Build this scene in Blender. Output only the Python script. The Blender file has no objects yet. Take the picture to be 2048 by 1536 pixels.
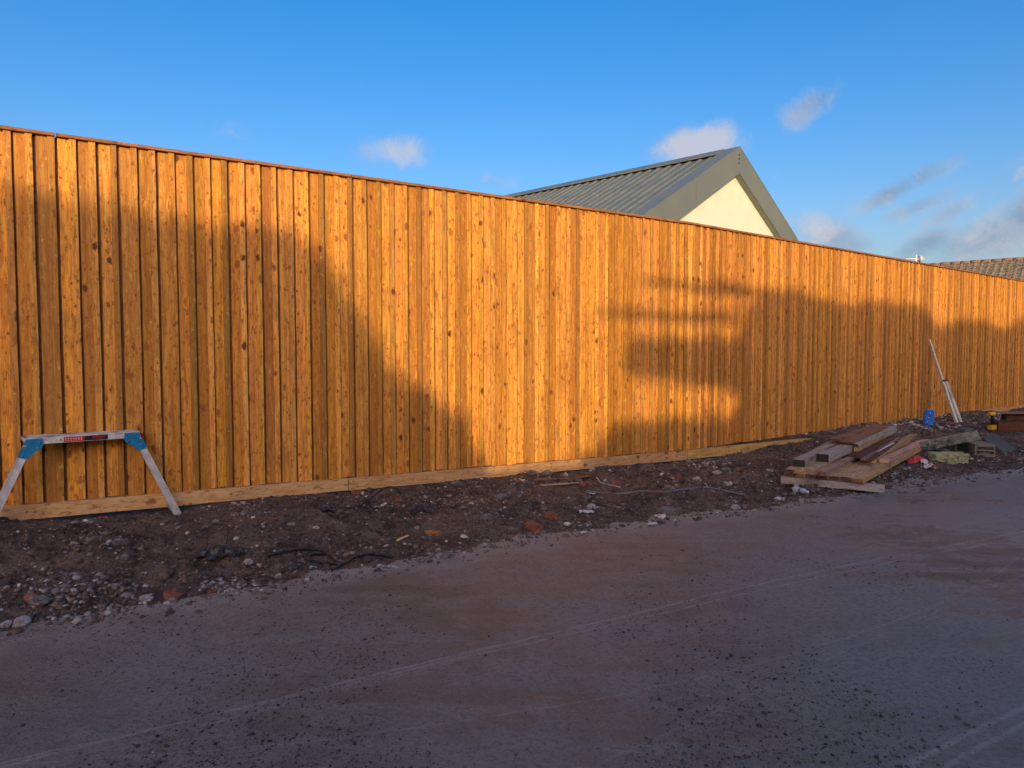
import bpy, bmesh, math, random
import numpy as np
from mathutils import Vector, Matrix
from mathutils.geometry import tessellate_polygon
random.seed(7); rng = np.random.default_rng(7)
sc = bpy.context.scene
COL = sc.collection
R = math.radians

# ------------------------------------------------------------ camera, sky, sun, exposure
EYE = 1.55; FPX = 1440.0; PITCH = math.atan(68/1440)
cam = bpy.data.cameras.new('camera'); camo = bpy.data.objects.new('camera', cam); COL.objects.link(camo)
cam.sensor_width = 36; cam.lens = 36*FPX/2048; cam.clip_start = 0.05; cam.clip_end = 3000
camo.location = (0, 0, EYE); camo.rotation_euler = (math.pi/2-PITCH, 0, 0)
sc.camera = camo

SUN_AZ = (0.10, -0.995); SUN_EL = R(13)
_l = math.hypot(*SUN_AZ)
SUN = Vector((SUN_AZ[0]/_l*math.cos(SUN_EL), SUN_AZ[1]/_l*math.cos(SUN_EL), math.sin(SUN_EL)))
sl = bpy.data.lights.new('sun', 'SUN'); slo = bpy.data.objects.new('sun', sl); COL.objects.link(slo)
sl.energy = 2.0; sl.angle = R(0.5); sl.color = (0.74, 0.53, 0.27)
slo.rotation_euler = SUN.to_track_quat('Z', 'Y').to_euler(); slo.location = (0, -10, 12)
sc.view_settings.view_transform = 'Standard'; sc.view_settings.look = 'None'
sc.view_settings.gamma = 1; sc.view_settings.use_curve_mapping = False
sc.view_settings.exposure = 1.15

def ray(px, py):
    v = -(py-768)/FPX
    return Vector(((px-1024)/FPX, math.cos(PITCH)+math.sin(PITCH)*v, -math.sin(PITCH)+math.cos(PITCH)*v))
def at(px, py, z):
    d = ray(px, py); k = (z-EYE)/d.z
    return Vector((d.x*k, d.y*k, z))
def proj(p):
    x, y, z = p[0], p[1], p[2]-EYE
    yc = math.cos(PITCH)*y - math.sin(PITCH)*z; zc = math.sin(PITCH)*y + math.cos(PITCH)*z
    return 1024+FPX*x/yc, 768-FPX*zc/yc

class NT:
    def __init__(s, tree): s.t = tree; s.t.nodes.clear()
    def n(s, typ, **kw):
        nd = s.t.nodes.new(typ)
        for k, v in kw.items():
            if k.startswith('i_'):
                key = k[2:]; key = int(key) if key.isdigit() else key.replace('_', ' ')
                s.set(nd.inputs[key], v)
            else: setattr(nd, k, v)
        return nd
    def set(s, inp, v):
        if isinstance(v, bpy.types.NodeSocket): s.t.links.new(v, inp)
        elif isinstance(v, bpy.types.Node): s.t.links.new(v.outputs[0], inp)
        else: inp.default_value = v
    def m(s, op, a, b=0.0, c=0.0, clamp=False):
        nd = s.t.nodes.new('ShaderNodeMath'); nd.operation = op; nd.use_clamp = clamp
        s.set(nd.inputs[0], a); s.set(nd.inputs[1], b)
        if op in ('MULTIPLY_ADD', 'SMOOTH_MIN', 'COMPARE'): s.set(nd.inputs[2], c)
        return nd.outputs[0]
    def vm(s, op, a, b=None, sc_=None):
        nd = s.t.nodes.new('ShaderNodeVectorMath'); nd.operation = op
        s.set(nd.inputs[0], a)
        if b is not None: s.set(nd.inputs[1], b)
        if sc_ is not None: s.set(nd.inputs['Scale'], sc_)
        return nd.outputs['Value'] if op in ('LENGTH', 'DOT_PRODUCT', 'DISTANCE') else nd.outputs[0]
    def mr(s, v, a, b, c=0.0, d=1.0, smooth=True):
        nd = s.t.nodes.new('ShaderNodeMapRange'); nd.interpolation_type = 'SMOOTHSTEP' if smooth else 'LINEAR'
        s.set(nd.inputs[0], v)
        for i, q in enumerate((a, b, c, d)): s.set(nd.inputs[1+i], q)
        return nd.outputs[0]
    def mix(s, f, a, b, blend='MIX'):
        nd = s.t.nodes.new('ShaderNodeMix'); nd.data_type = 'RGBA'; nd.blend_type = blend
        s.set(nd.inputs[0], f); s.set(nd.inputs[6], a if not isinstance(a, tuple) else c4(a)); s.set(nd.inputs[7], b if not isinstance(b, tuple) else c4(b))
        return nd.outputs[2]
    def noise(s, vec, scale, detail=4, rough=0.55, dist=0.0):
        nd = s.t.nodes.new('ShaderNodeTexNoise'); s.set(nd.inputs['Vector'], vec)
        nd.inputs['Scale'].default_value = scale; nd.inputs['Detail'].default_value = detail
        nd.inputs['Roughness'].default_value = rough; nd.inputs['Distortion'].default_value = dist
        return nd.outputs[0]
    def comb(s, x, y, z):
        nd = s.t.nodes.new('ShaderNodeCombineXYZ')
        for i, q in enumerate((x, y, z)): s.set(nd.inputs[i], q)
        return nd.outputs[0]
def c4(c): return (c[0], c[1], c[2], 1.0) if len(c) == 3 else c

# sky: physical sky plus clouds fixed to directions
w = bpy.data.worlds.new('World'); sc.world = w; w.use_nodes = True
T = NT(w.node_tree)
sky = T.n('ShaderNodeTexSky', sky_type='NISHITA', sun_disc=False)
sky.sun_elevation = SUN_EL; sky.sun_rotation = math.atan2(SUN.x, SUN.y)
sky.air_density = 1.0; sky.dust_density = 3.8; sky.ozone_density = 2.0; sky.altitude = 0
tc = T.n('ShaderNodeTexCoord')
sep = T.n('ShaderNodeSeparateXYZ', i_0=tc.outputs['Generated'])
az = T.m('ARCTAN2', sep.outputs[0], sep.outputs[1]); el = T.m('ARCSINE', sep.outputs[2])
ae = T.comb(az, el, 0.0)
nz = T.noise(ae, 21, 8, 0.66, 0.5); nz2 = T.noise(ae, 5.5, 3, 0.5)
total = None; dark = None; lite = None
for (px, py, rx, ry, rot, amp) in [(785, 303, 85, 34, 0, .8), (1400, 292, 90, 40, -6, 1.15), (1622, 212, 74, 32, -26, .8),
        (1805, 375, 115, 24, -24, .7), (1830, 415, 90, 22, -20, .6), (1900, 425, 60, 24, -25, .6), (1655, 470, 105, 40, 20, .75), (1700, 487, 70, 26, 5, .7), (1850, 492, 78, 34, -22, .85), (1985, 478, 130, 52, -14, 1.0),
        (2070, 420, 120, 60, -40, .95), (2030, 345, 105, 30, -32, .5), (985, 362, 70, 22, 0, .4), (470, 262, 60, 30, 0, .3), (1270, 215, 50, 20, -30, .2),
        (1700, 405, 60, 14, -20, .25), (2200, 470, 160, 70, -10, .9), (1565, 350, 40, 25, 0, .25)]:
    d = ray(px, py).normalized(); a0 = math.atan2(d.x, d.y); e0 = math.asin(d.z)
    k = 1/FPX*math.cos(a0)**1.3
    mp = T.n('ShaderNodeMapping', vector_type='TEXTURE', i_Vector=ae)
    mp.inputs['Location'].default_value = (a0, e0, 0); mp.inputs['Rotation'].default_value = (0, 0, -R(rot))
    mp.inputs['Scale'].default_value = (rx*k*1.35, ry*k*1.35, 1)
    ln = T.vm('LENGTH', mp.outputs[0])
    mk = T.mr(ln, 1.25, 0.0, 0.0, amp)
    total = mk if total is None else T.m('MAXIMUM', total, mk)
    if (px, py) in ((1622, 212), (1805, 375), (1830, 415), (1900, 425), (1850, 492), (2070, 420)): dark = mk if dark is None else T.m('MAXIMUM', dark, mk)
    if (px, py) in ((785, 303), (1400, 292)): lite = mk if lite is None else T.m('MAXIMUM', lite, mk)
cl = T.mr(T.m('ADD', total, T.m('MULTIPLY', T.m('SUBTRACT', nz, 0.5), 1.45)), 0.14, 0.95, 0.0, 0.85)
cl = T.m('MULTIPLY', cl, T.mr(total, 0.0, 0.35))
azd = T.mr(T.m('ABSOLUTE', az), .80, 1.1)
ring = T.m('MULTIPLY', T.m('MULTIPLY', azd, T.mr(el, .55, .12)), T.mr(T.m('ADD', nz2, T.m('MULTIPLY', T.m('SUBTRACT', nz, .5), .7)), .42, .62, 0.0, .8))  # unseen cloud ring outside the view, added to lift the ambient light
cl = T.m('MAXIMUM', cl, ring)
shade = T.mr(T.m('ADD', nz2, T.m('MULTIPLY', T.m('SUBTRACT', nz, .5), .6)), 0.36, 0.62)
shade = T.m('ADD', T.m('SUBTRACT', shade, T.m('MULTIPLY', dark, .75)), T.m('MULTIPLY', lite, 1.4), clamp=True)
ccol = T.mix(shade, (.74, .98, 1.36), (1.80, 1.78, 2.0))
hsv = T.n('ShaderNodeHueSaturation', i_Color=sky.outputs[0]); hsv.inputs['Saturation'].default_value = 1.5
skyc = T.mix(1.0, hsv.outputs[0], (.74, .65, .74), 'MULTIPLY')
out = T.n('ShaderNodeOutputWorld'); bg = T.n('ShaderNodeBackground', i_Color=T.mix(cl, skyc, ccol), i_Strength=0.15)
SKYBG = bg
T.t.links.new(bg.outputs[0], out.inputs[0])

# ------------------------------------------------------------ helpers
def tag(o, label=None, cat=None, group=None, kind=None):
    if label: o['label'] = label
    if cat: o['category'] = cat
    if group: o['group'] = group
    if kind: o['kind'] = kind
    return o
def link(name, me, mat, parent=None, loc=None, rot=None):
    o = bpy.data.objects.new(name, me); COL.objects.link(o)
    if mat is not None and me is not None and len(me.materials) == 0:
        me.materials.append(mat)
    if parent: o.parent = parent
    if loc is not None: o.location = loc
    if rot is not None: o.rotation_euler = rot
    return o
def empty(name, loc, rot=(0, 0, 0)):
    o = bpy.data.objects.new(name, None); COL.objects.link(o); o.location = loc; o.rotation_euler = rot
    o.empty_display_size = .1
    return o
def mesh_np(name, V, F, smooth=False):
    me = bpy.data.meshes.new(name)
    V = np.asarray(V, dtype=np.float32); F = np.asarray(F, dtype=np.int32)
    me.vertices.add(len(V)); me.vertices.foreach_set('co', V.ravel())
    k = F.shape[1]
    me.loops.add(F.size); me.loops.foreach_set('vertex_index', F.ravel())
    me.polygons.add(len(F)); me.polygons.foreach_set('loop_start', np.arange(0, F.size, k, dtype=np.int32))
    me.polygons.foreach_set('loop_total', np.full(len(F), k, dtype=np.int32))
    me.update(calc_edges=True); me.validate()
    if smooth: me.polygons.foreach_set('use_smooth', np.ones(len(me.polygons), dtype=bool))
    return me
def finish(bm, name, smooth=False):
    bmesh.ops.recalc_face_normals(bm, faces=bm.faces)
    me = bpy.data.meshes.new(name); bm.to_mesh(me); bm.free()
    if smooth:
        for p in me.polygons: p.use_smooth = True
    return me
def add_box(bm, c, s, rot=None, taper=0):
    r = bmesh.ops.create_cube(bm, size=1.0)
    M = Matrix.Translation(c) @ (rot if rot is not None else Matrix.Identity(4)) @ Matrix.Diagonal((s[0], s[1], s[2], 1))
    bmesh.ops.transform(bm, matrix=M, verts=r['verts']); return r['verts']
def box(name, c, s, bevel=0.0, rot=None, seg=1):
    bm = bmesh.new(); add_box(bm, c, s, rot)
    if bevel: bmesh.ops.bevel(bm, geom=bm.edges[:], offset=bevel, segments=seg, affect='EDGES')
    return finish(bm, name)
def rough_box(name, s, bevel=.004, jit=.003, cuts=4, seed=0):
    """a bar along x, cut across and worn a little"""
    rd = random.Random(seed); bm = bmesh.new(); add_box(bm, (0, 0, s[2]/2), s)
    long = [e for e in bm.edges if abs((e.verts[0].co-e.verts[1].co).x) > s[0]*.9]
    if cuts: bmesh.ops.subdivide_edges(bm, edges=long, cuts=cuts)
    bmesh.ops.bevel(bm, geom=[e for e in bm.edges if len(e.link_faces) == 2 and e.calc_face_angle(0) > 1], offset=bevel, segments=1, affect='EDGES')
    for v in bm.verts:
        v.co += Vector((rd.uniform(-jit, jit), rd.uniform(-jit, jit), rd.uniform(-jit, jit)*.6))
    return finish(bm, name)
def extrude_poly(name, pts, depth, axis='y', bevel=0.0):
    """pts in (x,z), extruded along +y"""
    bm = bmesh.new(); vs = [bm.verts.new((p[0], 0, p[1])) for p in pts]
    f = bm.faces.new(vs); r = bmesh.ops.extrude_face_region(bm, geom=[f])
    bmesh.ops.translate(bm, vec=(0, depth, 0), verts=[g for g in r['geom'] if isinstance(g, bmesh.types.BMVert)])
    if bevel: bmesh.ops.bevel(bm, geom=bm.edges[:], offset=bevel, segments=1, affect='EDGES')
    return finish(bm, name)
def tube_bm(bm, pts, r, n=8, caps=True):
    pts = [Vector(p) for p in pts]; rings = []
    up = Vector((0, 0, 1))
    for i, p in enumerate(pts):
        d = (pts[min(i+1, len(pts)-1)]-pts[max(i-1, 0)]).normalized()
        a = d.cross(up)
        if a.length < 1e-3: a = d.cross(Vector((1, 0, 0)))
        a.normalize(); b = d.cross(a).normalized()
        rr = r[i] if hasattr(r, '__len__') else r
        rings.append([bm.verts.new(p+a*rr*math.cos(2*math.pi*k/n)+b*rr*math.sin(2*math.pi*k/n)) for k in range(n)])
    for i in range(len(rings)-1):
        for k in range(n): bm.faces.new((rings[i][k], rings[i][(k+1) % n], rings[i+1][(k+1) % n], rings[i+1][k]))
    if caps: bm.faces.new(rings[0]); bm.faces.new(rings[-1][::-1])
def tube(name, pts, r, n=8, smooth=True):
    bm = bmesh.new(); tube_bm(bm, pts, r, n); return finish(bm, name, smooth)
def spline(pts, k=6):
    pts = [Vector(p) for p in pts]; o = []
    P = [pts[0]]+pts+[pts[-1]]
    for i in range(1, len(P)-2):
        for j in range(k):
            t = j/k; a, b, c, d = P[i-1], P[i], P[i+1], P[i+2]
            o.append(.5*((2*b)+(c-a)*t+(2*a-5*b+4*c-d)*t*t+(3*b-a-3*c+d)*t**3))
    o.append(pts[-1]); return o

# value noise in numpy
def vnoise(x, y, seed=0):
    xi = np.floor(x).astype(np.int64); yi = np.floor(y).astype(np.int64); xf = x-xi; yf = y-yi
    def h(a, b):
        n = (a*374761393 + b*668265263 + seed*982451653) & 0xffffffff
        n = ((n ^ (n >> 13))*1274126177) & 0xffffffff; n = n ^ (n >> 16)
        return (n & 0xffff)/65535.0
    u = xf*xf*xf*(xf*(xf*6-15)+10); v = yf*yf*yf*(yf*(yf*6-15)+10)
    return (h(xi, yi)*(1-u)+h(xi+1, yi)*u)*(1-v)+(h(xi, yi+1)*(1-u)+h(xi+1, yi+1)*u)*v-.5
def fbm(x, y, f, oct=4, seed=0, gain=.5):
    r = 0; a = 1
    for i in range(oct): r = r+a*vnoise(x*f+i*17.3, y*f-i*9.1, seed+i); f *= 2.03; a *= gain
    return r

# ------------------------------------------------------------ materials
def principled(name, col, rough=.6, metal=0.0, bump=None):
    m = bpy.data.materials.new(name); m.use_nodes = True; t = NT(m.node_tree)
    o = t.n('ShaderNodeOutputMaterial'); b = t.n('ShaderNodeBsdfPrincipled')
    t.t.links.new(b.outputs[0], o.inputs[0])
    t.set(b.inputs['Roughness'], rough); b.inputs['Metallic'].default_value = metal
    if col is not None: b.inputs['Base Color'].default_value = c4(col)
    m.diffuse_color = c4(col) if col else (.5, .5, .5, 1)
    return m, t, b
def add_bump(t, b, h, strength=.3, dist=.01):
    bp = t.n('ShaderNodeBump', i_Height=h); bp.inputs['Strength'].default_value = strength; bp.inputs['Distance'].default_value = dist
    t.set(b.inputs['Normal'], bp.outputs[0])
def plain(name, col, rough=.6, metal=0.0, var=.25, scale=12, bump=.15, spot=None):
    m, t, b = principled(name, col, rough, metal)
    tc = t.n('ShaderNodeTexCoord'); P = tc.outputs['Object']
    n1 = t.noise(P, scale, 5, .6); n2 = t.noise(P, scale*7, 3, .6)
    c = t.mix(t.mr(n1, .3, .7), tuple(q*(1-var) for q in col), tuple(min(1, q*(1+var)) for q in col))
    if spot: c = t.mix(t.mr(t.noise(P, scale*.6, 4, .6), .52, .62), c, spot)
    t.set(b.inputs['Base Color'], c)
    t.set(b.inputs['Roughness'], t.mr(n1, .3, .7, max(0, rough-.1), min(1, rough+.1)))
    add_bump(t, b, t.m('ADD', n1, t.m('MULTIPLY', n2, .5)), bump, .01)
    return m

def wood(name, light, dark, axis='z', tone=.35, knot=(.15, .045, .012), knots=1.0, stain=(.16, .09, .03), stain_amt=.5, rough=.62, pale=None, bump=.35, ksc=7.3):
    m, t, b = principled(name, light, rough)
    b.inputs['Specular IOR Level'].default_value = .3
    tc = t.n('ShaderNodeTexCoord'); oi = t.n('ShaderNodeObjectInfo')
    rnd = oi.outputs['Random']
    off = t.comb(t.m('MULTIPLY', rnd, 71.3), t.m('MULTIPLY', rnd, 139.7), t.m('MULTIPLY', rnd, 211.9))
    P = t.vm('ADD', tc.outputs['Object'], off)
    s = t.n('ShaderNodeSeparateXYZ', i_0=P)
    X, Y, Z = s.outputs
    if axis == 'x': X, Y, Z = Y, Z, X
    wob = t.noise(t.comb(t.m('MULTIPLY', X, 3.0), t.m('MULTIPLY', Y, 3.0), t.m('MULTIPLY', Z, 1.2)), 1.0, 3, .5)
    vo = t.n('ShaderNodeTexVoronoi', voronoi_dimensions='3D', feature='F1')
    wv = t.comb(X, Y, t.m('MULTIPLY', Z, .62))
    nzv = t.n('ShaderNodeTexNoise', i_Vector=P); nzv.inputs['Scale'].default_value = 34; nzv.inputs['Detail'].default_value = 3
    wv2 = t.vm('ADD', wv, t.vm('SCALE', nzv.outputs[1], sc_=.034))
    t.set(vo.inputs['Vector'], wv2); vo.inputs['Scale'].default_value = ksc; vo.inputs['Randomness'].default_value = 1.0
    kd = vo.outputs['Distance']
    vo2 = t.n('ShaderNodeTexVoronoi', voronoi_dimensions='3D', feature='F1'); t.set(vo2.inputs['Vector'], wv2); vo2.inputs['Scale'].default_value = ksc*2.3
    kd2 = vo2.outputs['Distance']
    warp = t.mr(kd, .42, .0, 0.0, 1.0)
    gx = t.m('ADD', t.m('MULTIPLY', X, 26.0), t.m('ADD', t.m('MULTIPLY', wob, 3.2), t.m('MULTIPLY', warp, 1.5)))
    gv = t.comb(gx, t.m('MULTIPLY', Y, 22.0), t.m('MULTIPLY', Z, 1.1))
    g1 = t.noise(gv, 1.7, 4, .62)
    g2 = t.noise(t.comb(t.m('MULTIPLY', X, 420.0), t.m('MULTIPLY', Y, 420.0), t.m('MULTIPLY', Z, 11.0)), 1.0, 3, .6)
    band = t.m('SINE', t.m('MULTIPLY', gx, 4.2))
    gg = t.m('ADD', t.m('MULTIPLY', g1, .56), t.m('ADD', t.m('MULTIPLY', g2, .40), t.m('MULTIPLY', band, .035)))
    c = t.mix(t.mr(gg, .34, .58), dark, light)
    # per piece tone
    wn = t.n('ShaderNodeTexWhiteNoise', noise_dimensions='1D'); t.set(wn.inputs['W'], t.m('MULTIPLY', rnd, 913.0))
    sw = t.n('ShaderNodeSeparateColor', i_0=wn.outputs['Color'])
    tn = t.m('ADD', 1-tone*.62, t.m('MULTIPLY', sw.outputs[0], tone))
    c = t.mix(1.0, c, t.n('ShaderNodeCombineColor', i_0=tn, i_1=t.m('MULTIPLY', tn, t.m('ADD', .93, t.m('MULTIPLY', sw.outputs[1], .14))), i_2=t.m('MULTIPLY', tn, t.m('ADD', .72, t.m('MULTIPLY', sw.outputs[2], .6)))).outputs[0], 'MULTIPLY')
    # broad damp or resin stains that run along the piece
    st = t.noise(t.comb(t.m('MULTIPLY', X, 9.0), t.m('MULTIPLY', Y, 4.0), t.m('MULTIPLY', Z, 2.3)), 1.0, 5, .62, .5)
    c = t.mix(t.m('MULTIPLY', t.mr(st, .50, .68), stain_amt), c, stain)
    st2 = t.noise(t.comb(t.m('MULTIPLY', X, 34.0), t.m('MULTIPLY', Y, 34.0), t.m('MULTIPLY', Z, 13.0)), 1.0, 5, .72, .35)
    c = t.mix(t.m('MULTIPLY', t.mr(st2, .54, .64), .80), c, (light[0]*.40, light[1]*.28, light[2]*.2))
    st3 = t.noise(t.comb(t.m('MULTIPLY', X, 150.0), t.m('MULTIPLY', Y, 150.0), t.m('MULTIPLY', Z, 5.0)), 1.0, 4, .6)
    c = t.mix(t.m('MULTIPLY', t.mr(st3, .50, .68), .62), c, (light[0]*.42, light[1]*.32, light[2]*.25))
    if pale: c = t.mix(t.m('MULTIPLY', t.mr(st2, .42, .30), .6), c, pale)
    halo = t.mr(kd, .26, .08)
    c = t.mix(t.m('MULTIPLY', halo, .50*knots), c, tuple((q*.4+k*.6) for q, k in zip(dark, knot)))
    kv = t.n('ShaderNodeSeparateColor', i_0=vo.outputs['Color']).outputs[0]; kv2 = t.n('ShaderNodeSeparateColor', i_0=vo2.outputs['Color']).outputs[1]
    kcol = t.mix(t.mr(kv, .35, .75), tuple(k*2.4 for k in knot), knot)
    c = t.mix(t.m('MULTIPLY', t.mr(kd, .165, .10), t.m('MULTIPLY', t.mr(kv, .1, .6, .55, 1.0), knots)), c, kcol)
    c = t.mix(t.m('MULTIPLY', t.m('MULTIPLY', t.mr(kd, .17, .15), t.mr(kd, .12, .15)), .4*knots), c, tuple(k*1.5 for k in knot))
    c = t.mix(t.m('MULTIPLY', t.mr(kd2, .22, .10), t.m('MULTIPLY', t.mr(kv2, .2, .7, .25, 1.0), knots)), c, tuple(k*2.0 for k in knot))
    t.set(b.inputs['Base Color'], c)
    t.set(b.inputs['Roughness'], t.mr(g1, .3, .7, rough-.08, rough+.12))
    hgt = t.m('ADD', t.m('MULTIPLY', g2, .5), t.m('ADD', t.m('MULTIPLY', g1, .8), t.m('MULTIPLY', t.mr(kd, .16, .08), -.5)))
    add_bump(t, b, hgt, bump, .006)
    return m

M_fence = wood('fence_board_wood', (.84, .40, .072), (.56, .205, .032), tone=.62, stain=(.38, .175, .034), stain_amt=.5, pale=(.88, .56, .15))
M_strip = wood('fence_strip_wood', (.80, .40, .080), (.54, .225, .040), tone=.78, stain=(.33, .20, .05), stain_amt=.6, pale=(.88, .60, .19))
M_gravelb = wood('gravel_board_wood', (.72, .45, .18), (.56, .31, .11), axis='x', tone=.14, stain=(.26, .15, .06), stain_amt=.35, knots=.9)
M_cap = wood('cap_rail_wood', (.44, .19, .07), (.28, .11, .04), axis='x', tone=.22, stain=(.12, .065, .03))
M_back = wood('backing_wood', (.30, .14, .04), (.17, .07, .02), tone=.2)
M_timber = wood('new_timber', (.68, .45, .25), (.48, .29, .145), axis='x', tone=.4, stain=(.21, .125, .06), stain_amt=.7, knots=.7)
M_timberdk = wood('treated_timber', (.17, .07, .038), (.08, .032, .017), axis='x', tone=.3, stain=(.06, .03, .02), stain_amt=.7, knots=.4)
M_weather = wood('weathered_timber', (.56, .48, .37), (.34, .285, .215), axis='x', tone=.25, stain=(.14, .10, .08), stain_amt=.8, knots=.3)
M_brownb = wood('brown_timber', (.36, .20, .125), (.22, .115, .07), axis='x', tone=.3, stain=(.10, .055, .04), stain_amt=.6, knots=.3)
M_palecut = plain('pale_sawn_end', (.66, .45, .22), .7, 0, .15, 60)
M_darkend = plain('dark_sawn_end', (.11, .055, .03), .8, 0, .4, 50)
M_blackend = plain('black_end_grain', (.035, .03, .03), .8, 0, .4, 60)
M_alu = plain('aluminium', (.76, .76, .76), .42, .35, .14, 14, .05)
M_alud = plain('aluminium_dirty', (.50, .49, .48), .6, .3, .3, 9, .2, spot=(.16, .13, .11))
M_bluep = plain('blue_hinge_plate', (.015, .24, .48), .4, .1, .15, 30, .05)
M_red = plain('red_plastic', (.60, .012, .02), .4, 0, .15, 20, .05)
M_black = plain('black_plastic', (.016, .017, .019), .45, 0, .3, 20, .1)
M_white = plain('white_print', (.78, .78, .76), .5, 0, .05, 20, .02)
M_yellow = plain('yellow_plastic', (.72, .42, .03), .4, 0, .1, 20, .05)
M_steel = plain('bright_steel', (.72, .72, .72), .25, 1.0, .1, 20, .02)
M_bluebox = plain('blue_wrap', (.008, .16, .70), .32, 0, .2, 14, .2)
M_cable = plain('black_cable', (.018, .022, .026), .45, 0, .4, 30, .2, spot=(.07, .055, .05))
M_hose = plain('grey_hose', (.16, .165, .17), .55, 0, .25, 30, .2)
M_conc = plain('weathered_concrete', (.27, .27, .22), .9, 0, .35, 14, .9, spot=(.10, .10, .085))
M_concg = plain('lichened_concrete', (.46, .45, .22), .95, 0, .35, 34, 1.2, spot=(.22, .22, .15))
M_concd = plain('dark_concrete', (.11, .12, .12), .8, 0, .25, 16, .6)
M_slate = plain('dark_slab', (.09, .085, .066), .6, 0, .2, 10, .3)
M_brick = plain('broken_brick', (.30, .105, .058), .9, 0, .35, 40, 1.0, spot=(.19, .08, .055))
M_stone = plain('pale_stone', (.42, .385, .35), .9, 0, .25, 30, .9, spot=(.23, .20, .18))
M_stoneg = plain('grey_stone', (.20, .18, .165), .9, 0, .3, 30, .9, spot=(.10, .085, .08))
M_paper = plain('torn_paper', (.66, .60, .56), .8, 0, .12, 20, .4)
M_white_wood = wood('whitened_batten', (.86, .83, .74), (.64, .60, .50), axis='z', tone=.12, stain=(.26, .21, .15), stain_amt=.7, knots=.4)
M_roof = plain('grey_roof_metal', (.17, .205, .19), .45, .2, .10, 1.6, .04)
M_rooff = plain('grey_flashing', (.19, .225, .205), .45, .2, .08, .8, .03)
M_render = plain('cream_render', (.74, .80, .70), .85, 0, .04, 1.5, .1)
M_tile = plain('brown_roof_tile', (.20, .165, .115), .9, 0, .4, 5, .6, spot=(.26, .24, .17))
M_tiler = plain('red_ridge_tile', (.22, .145, .095), .9, 0, .3, 6, .6)
M_bwall = plain('house_brick_wall', (.30, .17, .11), .9, 0, .2, 9, .3)
M_leaf = plain('leaf', (.045, .075, .022), .7, 0, .4, 3, .1)
M_bark = plain('bark', (.10, .075, .05), .9, 0, .3, 12, .8)

# ------------------------------------------------------------ fence line, solved from its two straight runs
FH = 3.0
def lin(xs, ys, x):
    return float(np.interp(x, xs, ys)) if xs[0] <= x <= xs[-1] else (ys[0]+(x-xs[0])*(ys[1]-ys[0])/(xs[1]-xs[0]) if x < xs[0] else ys[-1]+(x-xs[-1])*(ys[-1]-ys[-2])/(xs[-1]-xs[-2]))
def topline(x): return lin([0, 700, 1385, 2048], [253.3, 350.5, 446.5, 562], x)
def fence_base(px, py):
    d = ray(px, py); lo, hi = 2.0, 40.0
    for _ in range(60):
        k = (lo+hi)/2; p = Vector((d.x*k, d.y*k, EYE+d.z*k)); q = proj(p+Vector((0, 0, FH)))
        if q[1] < topline(q[0]): lo = k
        else: hi = k
    return p
FA = fence_base(0, 1011); FB = fence_base(1370, 899); FC = fence_base(2048, 808)
d1 = (FB-FA).xy.normalized(); d2 = (FC-FB).xy.normalized()
L1 = (FB-FA).xy.length
z1s = (FB.z-FA.z)/L1; z2s = (FC.z-FB.z)/(FC-FB).xy.length
def fpt(s, z_off=0.0, out=0.0):
    """s metres along the fence from picture-left; z_off above board foot; out towards the road"""
    if s <= L1: o, d, zz = FA.xy+d1*s, d1, FA.z+z1s*s
    else: o, d, zz = FB.xy+d2*(s-L1), d2, FB.z+z2s*(s-L1)
    n = Vector((d.y, -d.x)); o = o+n*out
    return Vector((o.x, o.y, zz+z_off))
def s_of_px(px):
    lo, hi = -20.0, 60.0
    for _ in range(60):
        m_ = (lo+hi)/2
        if proj(fpt(m_))[0] < px: lo = m_
        else: hi = m_
    return m_
print('fence', FA, FB, FC, L1, math.degrees(math.atan2(d1.y, d1.x)), math.degrees(math.atan2(d2.y, d2.x)))

# ------------------------------------------------------------ ground
U = Vector((math.cos(R(33)), math.sin(R(33)))); N = Vector((U.y, -U.x))     # N points to the road side
ORG = FA.xy
edge_px = [(-500, 1345), (0, 1262), (300, 1212), (600, 1160), (800, 1120), (1000, 1086), (1200, 1052), (1400, 1026), (1540, 1010), (1700, 990), (1850, 962), (2048, 937), (2500, 880)]
edge_uv = []
for (a, b_) in edge_px:
    p = at(a, b_, 0.0).xy-ORG; edge_uv.append((p.dot(U), p.dot(N)))
eu = np.array([e[0] for e in edge_uv]); ev = np.array([e[1] for e in edge_uv])
fu = []; fv = []
for s in np.linspace(-14, 40, 109):
    p = fpt(s).xy-ORG; fu.append(p.dot(U)); fv.append(p.dot(N))
fu = np.array(fu); fv = np.array(fv)
fzb = np.interp
EX_S = np.array([-14, -.2, 0.6, 1.6, 3.0, L1-.2, L1+1.0, L1+1.8, s_of_px(1700), s_of_px(1890), s_of_px(1960), 45])
EX_H = np.array([-.125, -.115, -.14, -.125, -.165, -.15, -.10, -.03, .012, .0, -.06, -.07])   # soil level against the foot of the boards
gu = np.array([(fpt(s).xy-ORG).dot(U) for s in EX_S]); gz = np.array([fpt(s).z for s in EX_S])+EX_H
def road_edge_v(u, x, y):
    return np.interp(u, eu, ev)+fbm(x, y, 1.7, 4, 3)*.22+fbm(x, y, 9, 3, 5)*.05
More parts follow.
